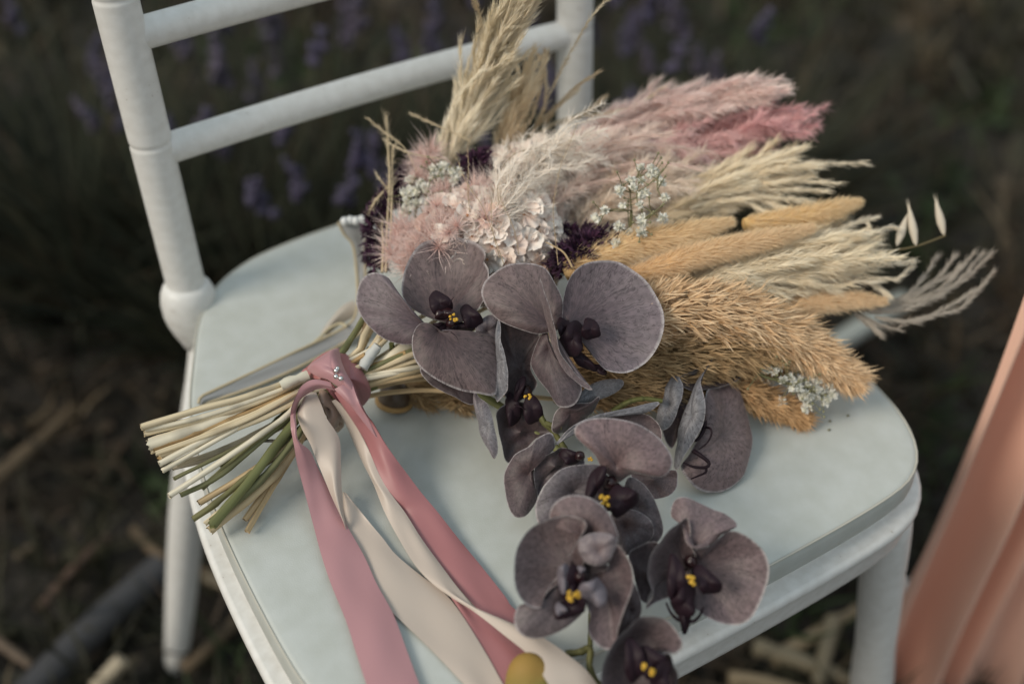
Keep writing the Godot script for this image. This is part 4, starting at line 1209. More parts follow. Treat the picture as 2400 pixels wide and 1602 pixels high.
	stem(t, W([-2244,4640,1985,  -2074,4700,1977,  -1675,4780,1851,  -1266,4860,1692,  -902,5000,1536]), 0.0019, Color(0.18, 0.17, 0.07))
	t = thing("green_stalk", "upright green stem leaving the tie at its top left", "stem", g)
	stem(t, W([-1982,4700,1720,  -1598,4800,1662,  -1239,4980,1605,  -1064,5040,1512,  -895,5120,1417,  -773,5160,1328]), 0.0024, Color(0.15, 0.155, 0.06))
	# right of the tie: more stems fan out under the orchids
	ends = [W([-1210,4940,1654,  -1003,5000,1563,  -880,5100,1501,  -763,5200,1452]), W([-1197,4960,1652,  -999,5020,1653,  -854,5120,1589,  -692,5200,1490]), W([-1194,4900,1682,  -948,4960,1676,  -773,5020,1686,  -687,5050,1695]), W([-1184,4880,1681,  -960,4920,1697,  -783,4980,1748,  -687,5000,1759]), W([-1175,4860,1680,  -968,4900,1710,  -785,4930,1747,  -692,4950,1764]), W([-1179,4940,1608,  -991,5000,1537,  -894,5100,1461,  -790,5200,1369])]
	names = ["beige stem fanning out right of the tie, nearest the green one", "thick beige stem beside the white tape", "brownish stem running right under the left orchid petal", "middle brown stem running right under the orchid", "lowest brown stem above the thick green one", "dark brown stem deep inside the fan right of the tie"]
	tone = [STRAW, STRAW_PALE, Color(0.44, 0.29, 0.14), Color(0.50, 0.36, 0.19), Color(0.40, 0.26, 0.12), Color(0.2, 0.13, 0.07)]
	for k in 6:
		t = thing("dried_straw", names[k], "stem", g)
		stem(t, ends[k], [0.0022, 0.0024, 0.0019, 0.0020, 0.0017, 0.002][k], tone[k])
	t = thing("tape", "white floral tape wrapped round stems right of the ribbon", "tape")
	b = MB.new()
	tube(b, spline(W([-1035,5050,1723,  -967,5090,1687,  -904,5140,1675]), 10), PackedFloat32Array([0.0030, 0.0032, 0.0035, 0.0034, 0.0032, 0.0034, 0.0033, 0.0031, 0.0030, 0.0027]), 10, Color(0.55, 0.56, 0.53), true, 0.12)
	obj("wrap", b, M.dry_solid, t)
	t = thing("tape", "white floral tape on a stem left of the ribbon", "tape")
	b = MB.new()
	tube(b, spline(W([-1510,5020,1599,  -1443,5030,1601,  -1339,5030,1603]), 6), PackedFloat32Array([0.0030, 0.0034, 0.0032, 0.0027, 0.0032, 0.0030]), 10, Color(0.66, 0.62, 0.50), true, 0.15)
	obj("wrap", b, M.dry_solid, t)
	# seed pod on the seat
	t = thing("seed_pod", "round brown seed pod with a golden rim lying on the cushion under the bouquet", "seed pod")
	var sp := V(-797,4525,1609)
	b = MB.new()
	lathe(b, sp, Vector3(0.25, 1, -0.15), PackedVector2Array([Vector2(0, -0.001), Vector2(0.0105, 0), Vector2(0.0108, 0.003), Vector2(0.0103, 0.007), Vector2(0.0085, 0.011), Vector2(0.0055, 0.0138), Vector2(0.002, 0.015), Vector2(0, 0.0151)]), 24)
	obj("dome", b, mat(Color(0.085, 0.058, 0.036), 0.38), t)
	b = MB.new()
	lathe(b, sp, Vector3(0.25, 1, -0.15), PackedVector2Array([Vector2(0.0106, -0.0012), Vector2(0.0122, -0.0006), Vector2(0.0126, 0.0008), Vector2(0.0122, 0.0020), Vector2(0.0106, 0.0025)]), 24)
	obj("rim", b, mat(Color(0.42, 0.26, 0.10), 0.45), t)

# ---------------------------------------------------------------- orchids
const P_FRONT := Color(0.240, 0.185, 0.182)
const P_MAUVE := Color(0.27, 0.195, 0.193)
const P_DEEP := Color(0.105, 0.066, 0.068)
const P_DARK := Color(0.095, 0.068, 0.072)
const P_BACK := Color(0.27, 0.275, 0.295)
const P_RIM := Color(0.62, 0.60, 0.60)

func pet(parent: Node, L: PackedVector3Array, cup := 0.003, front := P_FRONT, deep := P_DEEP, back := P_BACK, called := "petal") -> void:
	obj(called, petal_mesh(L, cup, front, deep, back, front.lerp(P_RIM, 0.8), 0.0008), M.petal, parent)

func dark_lobe(parent: Node, at: Vector3, a: Vector3, b_: Vector3, thick: float, m: Material, called := "lip_lobe") -> void:    # a cupped fleshy lobe
	var n := a.cross(b_).normalized()
	if n.dot(TOWARDS) < 0.0: n = -n
	var L := PackedVector3Array([at + n * thick * 0.5])
	var ph := rng.randf() * TAU
	for q in 10:
		var w := TAU * q / 10.0
		var r := 0.86 + 0.13 * sin(w * 2.0 + ph) + 0.10 * sin(w * 3.0 + 2.0 * ph) + 0.05 * sin(w * 5.0 + ph)
		L.append(at + (a * cos(w) + b_ * sin(w)) * r * 0.86 + n * thick * 0.75 * sin(w * 2.0 + ph * 1.7))
	obj(called, petal_mesh(L, thick * 0.28, Color.WHITE, Color.WHITE, Color.WHITE, Color.WHITE, 0.0014, 0.0006, 40), m, parent)

func yellow(parent: Node, at: Vector3, size: float) -> void:      # the knobbly crest on the lip
	var b := MB.new()
	var rt := Vector3(0.8665, 0.025, 0.4985)
	var up := Vector3(0.329, 0.722, -0.609)
	for q in 8:
		var d := (rt * rng.randf_range(-1, 1) + up * rng.randf_range(-1, 1)).limit_length(0.8) * size
		blob(b, at + d + TOWARDS * size * rng.randf_range(0.0, 0.3), Basis.from_euler(rv() * 3.0) * Basis.from_scale(Vector3(0.42, 0.30, 0.26) * size * rng.randf_range(0.8, 1.3)), 8, Color.WHITE, 0.25, q)
	obj("callus", b, M.callus, parent)

func blossom(parent: Node, at: Vector3, r: float, label: String) -> MeshInstance3D:
	var b := MB.new()
	ball(b, at, r * 0.75, 14, Color.WHITE, 0.15)
	var o := obj("blossom", b, M.column, parent)
	o.set_meta("label", label)
	return o

func hook(parent: Node, P: PackedVector3Array, r: float) -> void:
	var b := MB.new()
	var Q := spline(P, 24)
	var R := PackedFloat32Array()
	for k in 24: R.append(r * lerpf(1.0, 0.45, k / 23.0))
	tube(b, Q, R, 8)
	obj("tendril", b, M.lip, parent)

func build_orchids() -> void:
	var t := thing("orchid_spray", "arching spray of smoky grey-mauve orchids with yellow centres lying over the seat", "orchid", "")
	stem(t, W([-2177,4720,2144,  -1864,4780,1974,  -1551,4860,1795,  -1291,4880,1654,  -990,4840,1703,  -675,4900,1773,  -365,4820,2171,  -206,4760,2590,  -57,4720,2991]), 0.0028, Color(0.16, 0.17, 0.06))
	stem(t, W([-165,4920,2608,  -230,4900,2493,  -226,4960,2453]), 0.0016, Color(0.11, 0.11, 0.03))
	stem(t, W([-817,4930,1745,  -812,4980,1693,  -809,5100,1655]), 0.0020, Color(0.11, 0.12, 0.035))
	stem(t, W([187,4900,2624,  272,4960,2653,  355,4980,2689,  455,4960,2742]), 0.0017, Color(0.11, 0.115, 0.03))
	stem(t, W([-222,4940,2446,  -229,4900,2505,  -186,4840,2572,  -192,4760,2761,  -385,4620,3290,  -692,4590,3783]), 0.0018, Color(0.12, 0.12, 0.035))
	stem(t, W([-820,4600,3748,  -752,4600,3773,  -697,4610,3788,  -754,4600,3873,  -751,4560,3962,  -682,4520,4062]), 0.0020, Color(0.13, 0.125, 0.04))
	var rt := Vector3(0.8665, 0.025, 0.4985)
	var up := Vector3(0.329, 0.722, -0.609)

	# the right-hand blossom seen from its side
	var f := blossom(t, V(645,4860,2903), 0.004, "orchid seen from the side, its pale petal backs and one broad mauve petal to the right")
	pet(f, W([778,4692,2964, 764,4911,2775, 888,4861,2744, 986,4838,2733, 1034,4816,2753, 1052,4793,2791, 1042,4719,2867, 1017,4661,2950, 974,4617,3037, 895,4580,3129, 806,4552,3202, 706,4533,3227, 615,4521,3219, 526,4540,3192, 464,4569,3137, 443,4604,3053, 460,4631,3000, 532,4685,2984, 653,4777,2922]), 0.004, P_MAUVE, P_FRONT)
	pet(f, W([904,4933,2673, 613,5026,2683, 725,5034,2678, 843,5036,2651, 938,5021,2628, 1023,4995,2612, 1104,4957,2605, 1188,4927,2627, 1209,4908,2661, 1187,4894,2694, 1130,4887,2733, 1033,4889,2769, 943,4891,2776, 844,4901,2770, 757,4921,2760, 668,4947,2741]), -0.004, P_DARK, P_DARK)
	pet(f, W([620,4811,2735, 653,4967,2645, 746,4996,2669, 810,5024,2676, 762,4951,2713, 689,4847,2769, 622,4771,2797, 551,4685,2834, 490,4626,2863, 472,4673,2799, 492,4731,2747, 572,4781,2739, 628,4864,2712]), -0.004, P_DARK, P_DEEP, P_DARK)
	pet(f, W([525,4892,2748, 641,5006,2625, 626,5024,2662, 607,5013,2727, 582,4973,2774, 542,4920,2808, 495,4860,2831, 461,4811,2832, 432,4780,2817, 428,4789,2772, 447,4820,2732, 484,4873,2696, 514,4902,2681, 544,4943,2654, 595,4975,2633]), 0.003, P_BACK, P_BACK, P_DARK)
	pet(f, W([579,4906,2894, 885,5067,2673, 839,5049,2699, 768,5040,2730, 711,5030,2771, 686,5023,2813, 664,4988,2886, 636,4944,2936, 596,4887,2974, 541,4823,2997, 459,4728,3021, 420,4670,3030, 397,4639,3019, 407,4645,2985, 465,4727,2929, 511,4803,2871, 569,4875,2826, 631,4938,2794, 690,4981,2748, 746,5013,2715, 818,5034,2686]), 0.003, P_BACK, P_BACK, P_DARK)
	hook(f, W([680,4811,2901, 637,4802,2949, 581,4778,2975, 548,4760,2958]), 0.0017)
	hook(f, W([652,4822,2952, 657,4840,2984, 647,4824,3012, 612,4778,3026, 566,4733,3016]), 0.0008)
	hook(f, W([525,4741,3015, 536,4751,3075, 553,4737,3134, 526,4717,3139, 475,4703,3092, 439,4705,3036]), 0.0014)
	hook(f, W([529,4717,3141, 517,4696,3157, 475,4671,3143, 437,4650,3128]), 0.0009)

	# the dark blossom hanging between the two upper ones
	f = blossom(t, V(-255,5020,2335), 0.005, "dark orchid facing down between the two upper orchids, with a pale petal back")
	pet(f, W([-229,5090,2210, -250,5333,1990, -184,5293,2042, -104,5254,2102, -56,5241,2146, -122,5191,2194, -178,5106,2256, -176,5037,2334, -269,4978,2343, -346,4955,2322, -375,5031,2251, -335,5185,2136]), -0.004, P_DARK, P_DARK)
	pet(f, W([-349,5214,2208, -287,5390,2033, -307,5345,2103, -331,5277,2198, -359,5195,2289, -383,5126,2335, -409,5065,2339, -438,5017,2327, -415,5060,2261, -365,5164,2173, -321,5276,2091]), 0.002, P_BACK, P_BACK, P_DARK)
	pet(f, W([-544,4913,2382, -537,5031,2204, -520,5019,2245, -507,5014,2291, -501,4977,2351, -514,4921,2423, -540,4840,2498, -569,4774,2522, -573,4805,2437, -581,4849,2365, -562,4915,2287]), 0.002, Color(0.30, 0.27, 0.29), P_BACK, P_DARK)
	pet(f, W([-355,4833,2455, -460,4941,2336, -485,4891,2409, -503,4818,2497, -504,4744,2562, -419,4746,2547, -329,4770,2527, -270,4796,2516, -183,4827,2534, -207,4887,2469, -238,4942,2405, -305,4965,2339, -399,4961,2319]), -0.004, P_DARK, P_DEEP)
	pet(f, W([-93,4982,2578, -221,4902,2590, -198,4947,2554, -149,4996,2528, -81,5026,2553, 18,5048,2604, 84,5066,2624, 49,4987,2626, -6,4923,2616, -52,4859,2612, -122,4832,2599]), 0.002, P_DARK, P_DEEP)
	pet(f, W([50,5049,2540, -90,4964,2519, -43,4998,2541, -5,5037,2520, 77,5074,2513, 176,5078,2520, 272,5056,2538, 293,5034,2559, 259,5022,2585, 175,5019,2601, 67,5013,2591, -19,5004,2565]), 0.002, P_BACK, P_BACK, P_DARK)
	dark_lobe(f, V(-296,5060,2326), rt * 0.004 + up * 0.010, rt * 0.004, 0.003, M.lip)
	dark_lobe(f, V(-264,4960,2432), rt * 0.009, up * 0.011, 0.003, M.lip)
	dark_lobe(f, V(-357,4940,2361), rt * 0.007, up * 0.012, 0.003, M.lip)
	yellow(f, V(-305,5090,2432), 0.0022)
	hook(f, W([-358,5000,2379,  -344,5020,2430,  -319,5000,2445]), 0.0005)

	# the small dark blossom tucked behind the central one
	f = blossom(t, V(-200,4940,2858), 0.004, "small dark orchid tucked behind the central mauve one, at its upper left")
	pet(f, W([-483,4841,2762, -528,4889,2649, -498,4928,2655, -427,4974,2680, -375,5007,2675, -289,5016,2684, -286,4949,2729, -316,4925,2738, -384,4893,2732, -435,4866,2747, -460,4818,2802, -479,4747,2870, -531,4707,2900, -586,4672,2905, -630,4663,2872, -641,4691,2818, -626,4751,2745, -593,4814,2676]), 0.003, Color(0.15, 0.125, 0.138), P_DEEP)
	pet(f, W([-343,4892,2823, -259,4957,2768, -315,4954,2771, -386,4938,2762, -439,4903,2768, -472,4841,2801, -483,4778,2848, -478,4746,2872, -421,4788,2844, -343,4828,2830, -249,4854,2841, -167,4850,2879, -165,4898,2827]), -0.003, Color(0.14, 0.115, 0.13), P_DARK)
	pet(f, W([9,5038,2744, -287,4951,2726, -204,5010,2710, -115,5043,2711, 3,5063,2728, 162,5069,2769, 306,5065,2796, 374,5055,2817, 306,5035,2831, 228,5034,2817, 83,5054,2770, -62,5056,2728, -188,5018,2727, -263,4969,2737]), 0.001, P_BACK, P_BACK, P_DARK)
	pet(f, W([190,4958,2846, 46,5028,2729, 162,5034,2776, 266,5020,2823, 309,4994,2879, 318,4954,2929, 294,4905,2968, 223,4863,2972, 134,4877,2903, 64,4946,2816]), -0.003, Color(0.17, 0.125, 0.13), P_DARK)
	pet(f, W([174,4766,3100, 65,4794,3018, 190,4782,3075, 313,4786,3113, 300,4734,3164, 244,4695,3190, 161,4677,3176, 97,4700,3127]), -0.002, Color(0.20, 0.145, 0.145), P_DARK)
	dark_lobe(f, V(-242,4920,2823), rt * 0.009, up * 0.006, 0.003, M.lip)
	yellow(f, V(-165,4950,2914), 0.0014)

	# top left blossom
	f = blossom(t, V(-536,5360,1918), 0.004, "leftmost orchid, facing up, with a glossy dark throat and yellow centre")
	pet(f, W([-347,5290,2014, -413,5300,1994, -375,5334,1964, -307,5358,1961, -259,5349,1984, -263,5299,2022, -295,5243,2066, -374,5247,2045]), 0.002, Color(0.21, 0.19, 0.21), P_DARK)
	pet(f, W([-636,5031,2079, -763,5122,1949, -761,5084,2008, -727,5051,2066, -657,5008,2141, -559,4959,2223, -508,4986,2191, -585,5019,2108, -692,5086,2000]), 0.002, P_DARK, P_DARK)
	pet(f, W([-548,5339,1836, -603,5341,1817, -656,5346,1730, -686,5356,1636, -674,5389,1542, -593,5443,1433, -495,5493,1373, -403,5531,1369, -306,5556,1400, -236,5570,1460, -179,5570,1543, -162,5569,1635, -179,5565,1694, -203,5548,1715, -204,5516,1782, -284,5430,1879, -406,5357,1919, -506,5333,1901]), -0.006, P_FRONT, P_DEEP)
	pet(f, W([-650,5315,1801, -707,5372,1703, -722,5406,1639, -729,5448,1556, -734,5473,1492, -780,5471,1418, -833,5444,1384, -887,5397,1387, -927,5329,1438, -940,5278,1504, -920,5245,1618, -885,5223,1712, -833,5223,1793, -765,5235,1853, -722,5262,1866, -685,5294,1837, -669,5342,1776]), 0.004, Color(0.235, 0.195, 0.215), Color(0.13, 0.088, 0.10))
	pet(f, W([-625,5337,1922, -656,5356,1848, -715,5367,1849, -769,5347,1887, -805,5306,1944, -816,5259,2006, -795,5218,2081, -731,5179,2163, -652,5144,2235, -562,5116,2289, -464,5090,2329, -409,5124,2259, -351,5207,2153, -317,5270,2071, -410,5289,2008, -515,5300,1981, -594,5319,1945]), 0.005, P_FRONT, P_DEEP)
	dark_lobe(f, V(-561,5460,1834), rt * 0.0105, up * 0.0085, 0.0035, M.lip)
	dark_lobe(f, V(-560,5420,1882), rt * 0.007, up * 0.006, 0.003, M.column)
	dark_lobe(f, V(-412,5370,1940), rt * 0.0095 - up * 0.002, up * 0.0085, 0.004, M.lip)
	dark_lobe(f, V(-546,5330,1957), rt * 0.0085, up * 0.0015, 0.001, M.lip_pale)
	dark_lobe(f, V(-595,5320,1885), rt * 0.006, up * 0.005, 0.003, M.lip)
	dark_lobe(f, V(-489,5300,1910), rt * 0.014, up * 0.0045, 0.004, M.lip)
	yellow(f, V(-548,5450,1974), 0.0026)
	hook(f, W([-572,5560,1971,  -555,5590,1970,  -546,5620,1982]), 0.0003)
	hook(f, W([-581,5380,2005,  -572,5380,2049,  -571,5370,2076]), 0.0003)

	# upper right blossom, the largest
	f = blossom(t, V(1,5400,2288), 0.0035, "largest orchid, upper middle, with one petal edge-on and a black throat")
	pet(f, W([-104,5294,2325, -82,5370,2254, -126,5324,2246, -192,5250,2289, -217,5207,2321, -212,5155,2400, -188,5112,2479, -173,5068,2569, -91,5086,2615, -31,5162,2582, -60,5222,2497, -93,5276,2418, -92,5336,2318]), 0.003, Color(0.15, 0.122, 0.135), P_DEEP)
	pet(f, W([-58,5411,2238, 52,5520,2200, 67,5551,2093, 67,5580,1979, 23,5582,1902, -43,5572,1841, -123,5545,1806, -223,5504,1807, -290,5460,1848, -313,5435,1911, -312,5407,1992, -284,5390,2077, -219,5381,2175, -149,5370,2245, -98,5383,2278, -45,5385,2292, -7,5406,2291, 27,5461,2250]), 0.004, P_FRONT, P_DEEP)
	pet(f, W([36,5435,2318, 5,5427,2292, 30,5475,2237, 63,5517,2194, 123,5560,2133, 191,5590,2093, 274,5613,2085, 368,5624,2113, 457,5622,2170, 518,5591,2257, 552,5551,2355, 558,5491,2475, 523,5442,2573, 458,5387,2645, 367,5336,2694, 269,5301,2707, 193,5276,2689, 134,5270,2643, 100,5276,2599, 86,5309,2522, 70,5348,2436, 26,5394,2357]), -0.004, Color(0.228, 0.192, 0.212), Color(0.125, 0.085, 0.095))
	pet(f, W([-98,5460,2354, -132,5773,2226, -134,5720,2268, -120,5634,2324, -111,5521,2391, -120,5387,2471, -72,5288,2562, -4,5202,2652, -22,5201,2626, -88,5258,2537, -129,5325,2454, -128,5405,2381, -118,5506,2306, -123,5646,2243]), 0.001, Color(0.25, 0.21, 0.225), P_FRONT, P_DARK)
	dark_lobe(f, V(-16,5430,2331), rt * 0.006, up * 0.007, 0.004, M.lip)
	dark_lobe(f, V(-3,5400,2411), rt * 0.010, up * 0.013, 0.005, M.lip)
	dark_lobe(f, V(95,5460,2443), rt * 0.0085, up * 0.0075, 0.0045, M.lip)
	dark_lobe(f, V(42,5260,2473), rt * 0.011 - up * 0.006, up * 0.0055, 0.003, M.lip)
	dark_lobe(f, V(105,5220,2538), rt * 0.007 - up * 0.002, up * 0.004, 0.002, M.lip)
	hook(f, W([113,5230,2577,  136,5260,2570,  155,5280,2541]), 0.00035)

	# central blossom
	f = blossom(t, V(-253,5130,3232), 0.0052, "central mauve orchid with a broad curled upper petal and yellow centre")
	pet(f, W([-395,4998,3100, -211,5091,3074, -310,5106,3031, -416,5103,3002, -507,5071,3014, -575,5017,3034, -621,4964,3066, -640,4909,3115, -625,4891,3144, -574,4905,3160, -484,4930,3171, -335,4948,3208, -239,4987,3190, -206,5063,3109]), 0.003, Color(0.20, 0.185, 0.205), Color(0.13, 0.11, 0.122))
	pet(f, W([-108,4938,3325, -112,5050,3198, -54,5038,3247, -28,4994,3328, -33,4935,3423, -58,4883,3498, -106,4849,3523, -156,4820,3509, -215,4795,3469, -225,4838,3383, -190,4936,3277]), 0.003, Color(0.20, 0.175, 0.195), Color(0.14, 0.115, 0.125))
	pet(f, W([-227,4900,3376, -271,4936,3294, -171,4965,3337, -119,4957,3411, -107,4928,3466, -136,4891,3507, -198,4856,3508, -288,4816,3498, -310,4840,3425, -298,4883,3352]), 0.003, Color(0.205, 0.18, 0.195), P_DEEP)
	pet(f, W([-196,5202,3187, -209,5092,3205, -263,5177,3141, -283,5244,3103, -328,5301,3044, -348,5337,2992, -316,5358,2955, -249,5358,2947, -171,5361,2975, -84,5357,3032, -8,5347,3106, 42,5325,3193, 63,5297,3270, 60,5263,3339, 31,5232,3373, -20,5209,3384, -74,5190,3339, -118,5177,3279, -150,5134,3242, -184,5087,3225]), 0.005, Color(0.285, 0.205, 0.207), Color(0.20, 0.135, 0.135))
	dark_lobe(f, V(-352,5160,3221), rt * 0.0065 + up * 0.002, up * 0.0145 + rt * 0.003, 0.004, M.lip)
	dark_lobe(f, V(-260,5120,3361), rt * 0.0125 + up * 0.004, up * 0.010, 0.005, M.lip)
	dark_lobe(f, V(-258,5060,3247), rt * 0.010, up * 0.012, 0.004, M.lip)
	yellow(f, V(-381,5190,3358), 0.0034)

	# right front blossom
	f = blossom(t, V(-89,4960,3775), 0.0048, "orchid at the right front over the seat edge, with two curled lip tendrils")
	pet(f, W([-284,4857,3668, -335,4927,3559, -271,4962,3559, -184,4980,3591, -181,4931,3631, -237,4849,3674, -285,4761,3759, -352,4746,3751, -350,4811,3679, -340,4877,3612]), -0.002, Color(0.15, 0.12, 0.128), P_DARK)
	pet(f, W([-34,4999,3726, -68,5081,3548, -36,5108,3505, 3,5127,3491, 56,5125,3527, 111,5114,3588, 176,5101,3674, 207,5091,3737, 197,5081,3774, 166,5076,3777, 110,5066,3770, 53,5055,3781, -10,5048,3783, -70,5047,3763, -92,5060,3720, -73,5073,3668, -55,5077,3609]), 0.004, Color(0.27, 0.205, 0.21), Color(0.22, 0.165, 0.17))
	pet(f, W([-102,4909,3769, -40,5147,3637, -109,5148,3643, -194,5128,3663, -256,5103,3684, -318,5057,3715, -358,4999,3755, -360,4926,3804, -358,4880,3824, -400,4835,3849, -338,4825,3832, -235,4805,3820, -148,4827,3817, -71,4881,3819, -51,4979,3770, -62,5038,3730]), -0.006, Color(0.22, 0.17, 0.175), Color(0.09, 0.06, 0.064))
	pet(f, W([-65,4895,3791, -62,5001,3755, 0,5049,3787, 62,5092,3794, 118,5121,3795, 169,5121,3843, 210,5095,3913, 229,5061,3978, 216,5012,4041, 167,4955,4092, 103,4898,4132, 43,4846,4155, -25,4807,4141, -88,4800,4094, -132,4797,4022, -153,4801,3957, -153,4803,3905, -114,4844,3835]), -0.005, Color(0.245, 0.19, 0.198), Color(0.10, 0.066, 0.07))
	dark_lobe(f, V(-226,4960,3837), rt * 0.008, up * 0.015, 0.004, M.lip)
	dark_lobe(f, V(-107,5000,3941), rt * 0.0105 - up * 0.003, up * 0.0085, 0.005, M.lip)
	dark_lobe(f, V(-231,4900,3929), rt * 0.0095, up * 0.011, 0.005, M.lip)
	dark_lobe(f, V(-242,4840,3957), rt * 0.0055, up * 0.0135, 0.004, M.lip)
	yellow(f, V(-215,5060,3923), 0.0030)
	hook(f, W([-251,4800,3975,  -276,4800,3957,  -295,4820,3919,  -300,4860,3871]), 0.0011)
	hook(f, W([-248,4800,3977,  -212,4800,4004,  -172,4820,4001,  -144,4860,3987]), 0.0011)

	pet(f, W([-71,4868,3753, -115,4925,3662, -31,4972,3676, 27,4929,3744, 27,4871,3809, -42,4796,3851, -123,4772,3829, -165,4814,3756, -156,4873,3696]), 0.001, P_DARK, P_DARK)

	# left front blossom
	f = blossom(t, V(-694,5060,3625), 0.0040, "front orchid left of the seat edge, with curled pale petal tips and lilac lip")
	pet(f, W([-476,4842,3809, -427,4958,3725, -418,4902,3793, -437,4845,3846, -487,4797,3869, -555,4760,3869, -601,4734,3871, -553,4804,3805, -482,4884,3758]), 0.002, Color(0.15, 0.118, 0.122), P_DARK)
	pet(f, W([-532,5126,3489, -686,5140,3332, -679,5182,3288, -637,5234,3272, -578,5269,3285, -512,5281,3328, -463,5275,3381, -437,5253,3453, -434,5219,3526, -446,5186,3588, -472,5135,3613, -512,5068,3631, -587,5052,3604, -632,5067,3544, -619,5102,3463, -618,5128,3402]), 0.005, Color(0.25, 0.185, 0.185), Color(0.15, 0.10, 0.10))
	pet(f, W([-571,5167,3599, -635,5180,3513, -600,5213,3512, -540,5233,3542, -490,5233,3590, -477,5209,3624, -517,5178,3651, -545,5151,3664, -579,5136,3660, -623,5129,3641, -655,5134,3600, -655,5149,3551]), 0.002, Color(0.33, 0.29, 0.30), Color(0.26, 0.205, 0.21), P_DARK)
	pet(f, W([-765,4909,3607, -726,4997,3516, -797,4966,3540, -878,4931,3562, -953,4906,3594, -997,4934,3551, -1052,4892,3581, -1064,4851,3636, -1026,4827,3685, -958,4830,3724, -868,4848,3742, -786,4867,3738, -709,4886,3716, -669,4912,3662, -673,4945,3606]), 0.004, Color(0.20, 0.168, 0.175), Color(0.13, 0.095, 0.10))
	pet(f, W([-694,5025,3536, -920,4979,3628, -939,4972,3641, -989,4986,3611, -1013,5028,3549, -1000,5082,3480, -965,5129,3417, -912,5169,3372, -841,5204,3344, -762,5233,3344, -676,5256,3370, -611,5266,3414, -578,5260,3457, -582,5233,3485, -617,5189,3496, -634,5146,3519, -628,5080,3563, -658,5012,3573, -714,4982,3572, -797,4993,3575, -877,4990,3594]), -0.006, Color(0.265, 0.205, 0.205), Color(0.115, 0.078, 0.08))
	pet(f, W([-587,4996,3666, -546,5080,3662, -513,5168,3632, -480,5200,3633, -463,5164,3683, -458,5116,3740, -477,5060,3791, -515,5010,3824, -566,4953,3857, -627,4891,3906, -656,4849,3935, -694,4819,3946, -730,4816,3911, -747,4832,3850, -738,4867,3800, -703,4892,3761, -691,4902,3709, -656,4942,3653, -605,5015,3618]), -0.004, Color(0.225, 0.17, 0.175), Color(0.13, 0.09, 0.093))
	dark_lobe(f, V(-770,5060,3590), rt * 0.0045 - up * 0.002, up * 0.0105, 0.003, M.lip_pale)
	dark_lobe(f, V(-748,5020,3623), rt * 0.008, up * 0.013, 0.003, M.lip)
	dark_lobe(f, V(-684,5060,3736), rt * 0.0088, up * 0.0100, 0.005, M.lip_pale)
	dark_lobe(f, V(-721,5020,3694), rt * 0.0045, up * 0.0095, 0.004, M.lip)
	dark_lobe(f, V(-798,4920,3696), rt * 0.010, up * 0.007, 0.003, M.lip)
	dark_lobe(f, V(-836,4940,3684), rt * 0.005, up * 0.004, 0.003, M.lip_pale)
	yellow(f, V(-808,5120,3740), 0.0034)
	dark_lobe(f, V(-680,5100,3616), rt * 0.0032, up * 0.0022, 0.002, M.lip_pale, "anther_cap")

	pet(f, W([-610,4979,3558, -674,5026,3466, -595,5050,3488, -524,5038,3545, -504,4989,3612, -542,4924,3661, -615,4893,3651, -690,4898,3600, -715,4954,3522]), 0.001, P_DARK, P_DARK)

	# lowest blossom
	f = blossom(t, V(-576,4820,4047), 0.0040, "lowest orchid at the bottom edge, cut off by the frame")
	pet(f, W([-563,4726,4027, -599,4640,4198, -706,4621,4187, -783,4651,4140, -813,4723,4073, -796,4788,4027, -745,4856,3981, -674,4906,3953, -595,4937,3934, -533,4964,3924, -486,4974,3942, -427,4975,3993, -396,4953,4053, -387,4921,4110, -398,4901,4143, -441,4875,4145, -484,4854,4110, -514,4756,4088, -529,4686,4157]), -0.008, Color(0.20, 0.155, 0.162), Color(0.075, 0.05, 0.054))
	pet(f, W([-495,4690,4141, -497,4809,4071, -463,4845,4117, -453,4828,4158, -453,4786,4204, -482,4738,4241, -534,4672,4267, -590,4606,4243, -587,4634,4165]), -0.003, Color(0.20, 0.155, 0.165), Color(0.10, 0.07, 0.075))
	dark_lobe(f, V(-633,4840,4067), rt * 0.007 - up * 0.005, up * 0.016, 0.004, M.lip)
	dark_lobe(f, V(-552,4830,4111), rt * 0.012, up * 0.010, 0.004, M.lip)
	dark_lobe(f, V(-556,4820,4194), rt * 0.008, up * 0.010, 0.004, M.lip)
	yellow(f, V(-623,4900,4165), 0.0034)

	# closed bud near the bottom
	t = thing("orchid_bud", "closed yellow-green orchid bud at the bottom edge beside the cream ribbon", "flower bud")
	var b := MB.new()
	blob(b, V(-1069,4590,3793), Basis(rt * 0.0135, up * 0.0150, TOWARDS * 0.009), 24)
	var at := V(-1069,4590,3793)
	for k in b.v.size():
		var d := b.v[k] - at
		var x := d.dot(rt) / 0.0145
		var y := d.dot(up) / 0.0145
		var stripe := exp(-pow((y + 0.05 - 0.35 * x) / 0.10, 2.0)) + 0.7 * exp(-pow((y + 0.75 - 0.3 * x) / 0.12, 2.0))
		b.v[k] += d.normalized() * 0.0007 * cos(atan2(y, x) * 3.0 + 0.6) if d.length() > 0.0 else Vector3.ZERO
		b.c[k] = Color(0.33, 0.20, 0.045).lerp(Color(0.20, 0.19, 0.05), clampf(0.5 - y * 0.8, 0, 1)).lerp(Color(0.20, 0.19, 0.04), clampf(stripe, 0, 1) * 0.7)
	obj("bud", b, M.dry_solid, t)

# ---------------------------------------------------------------- ribbons
func ribbon(parent: Node, called: String, A: PackedVector3Array, B: PackedVector3Array, m: Material, cup := 0.001, col := Color.WHITE, other := Color.WHITE) -> MeshInstance3D:
	var b := MB.new()
	band(b, A, B, 9, cup, 0.0004, col, other, 90)
	return obj(called, b, m, parent)

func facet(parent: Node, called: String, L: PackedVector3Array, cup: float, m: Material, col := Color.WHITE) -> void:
	obj(called, petal_mesh(L, cup, col, col, col, col, 0.0004, 0.0006), m, parent)

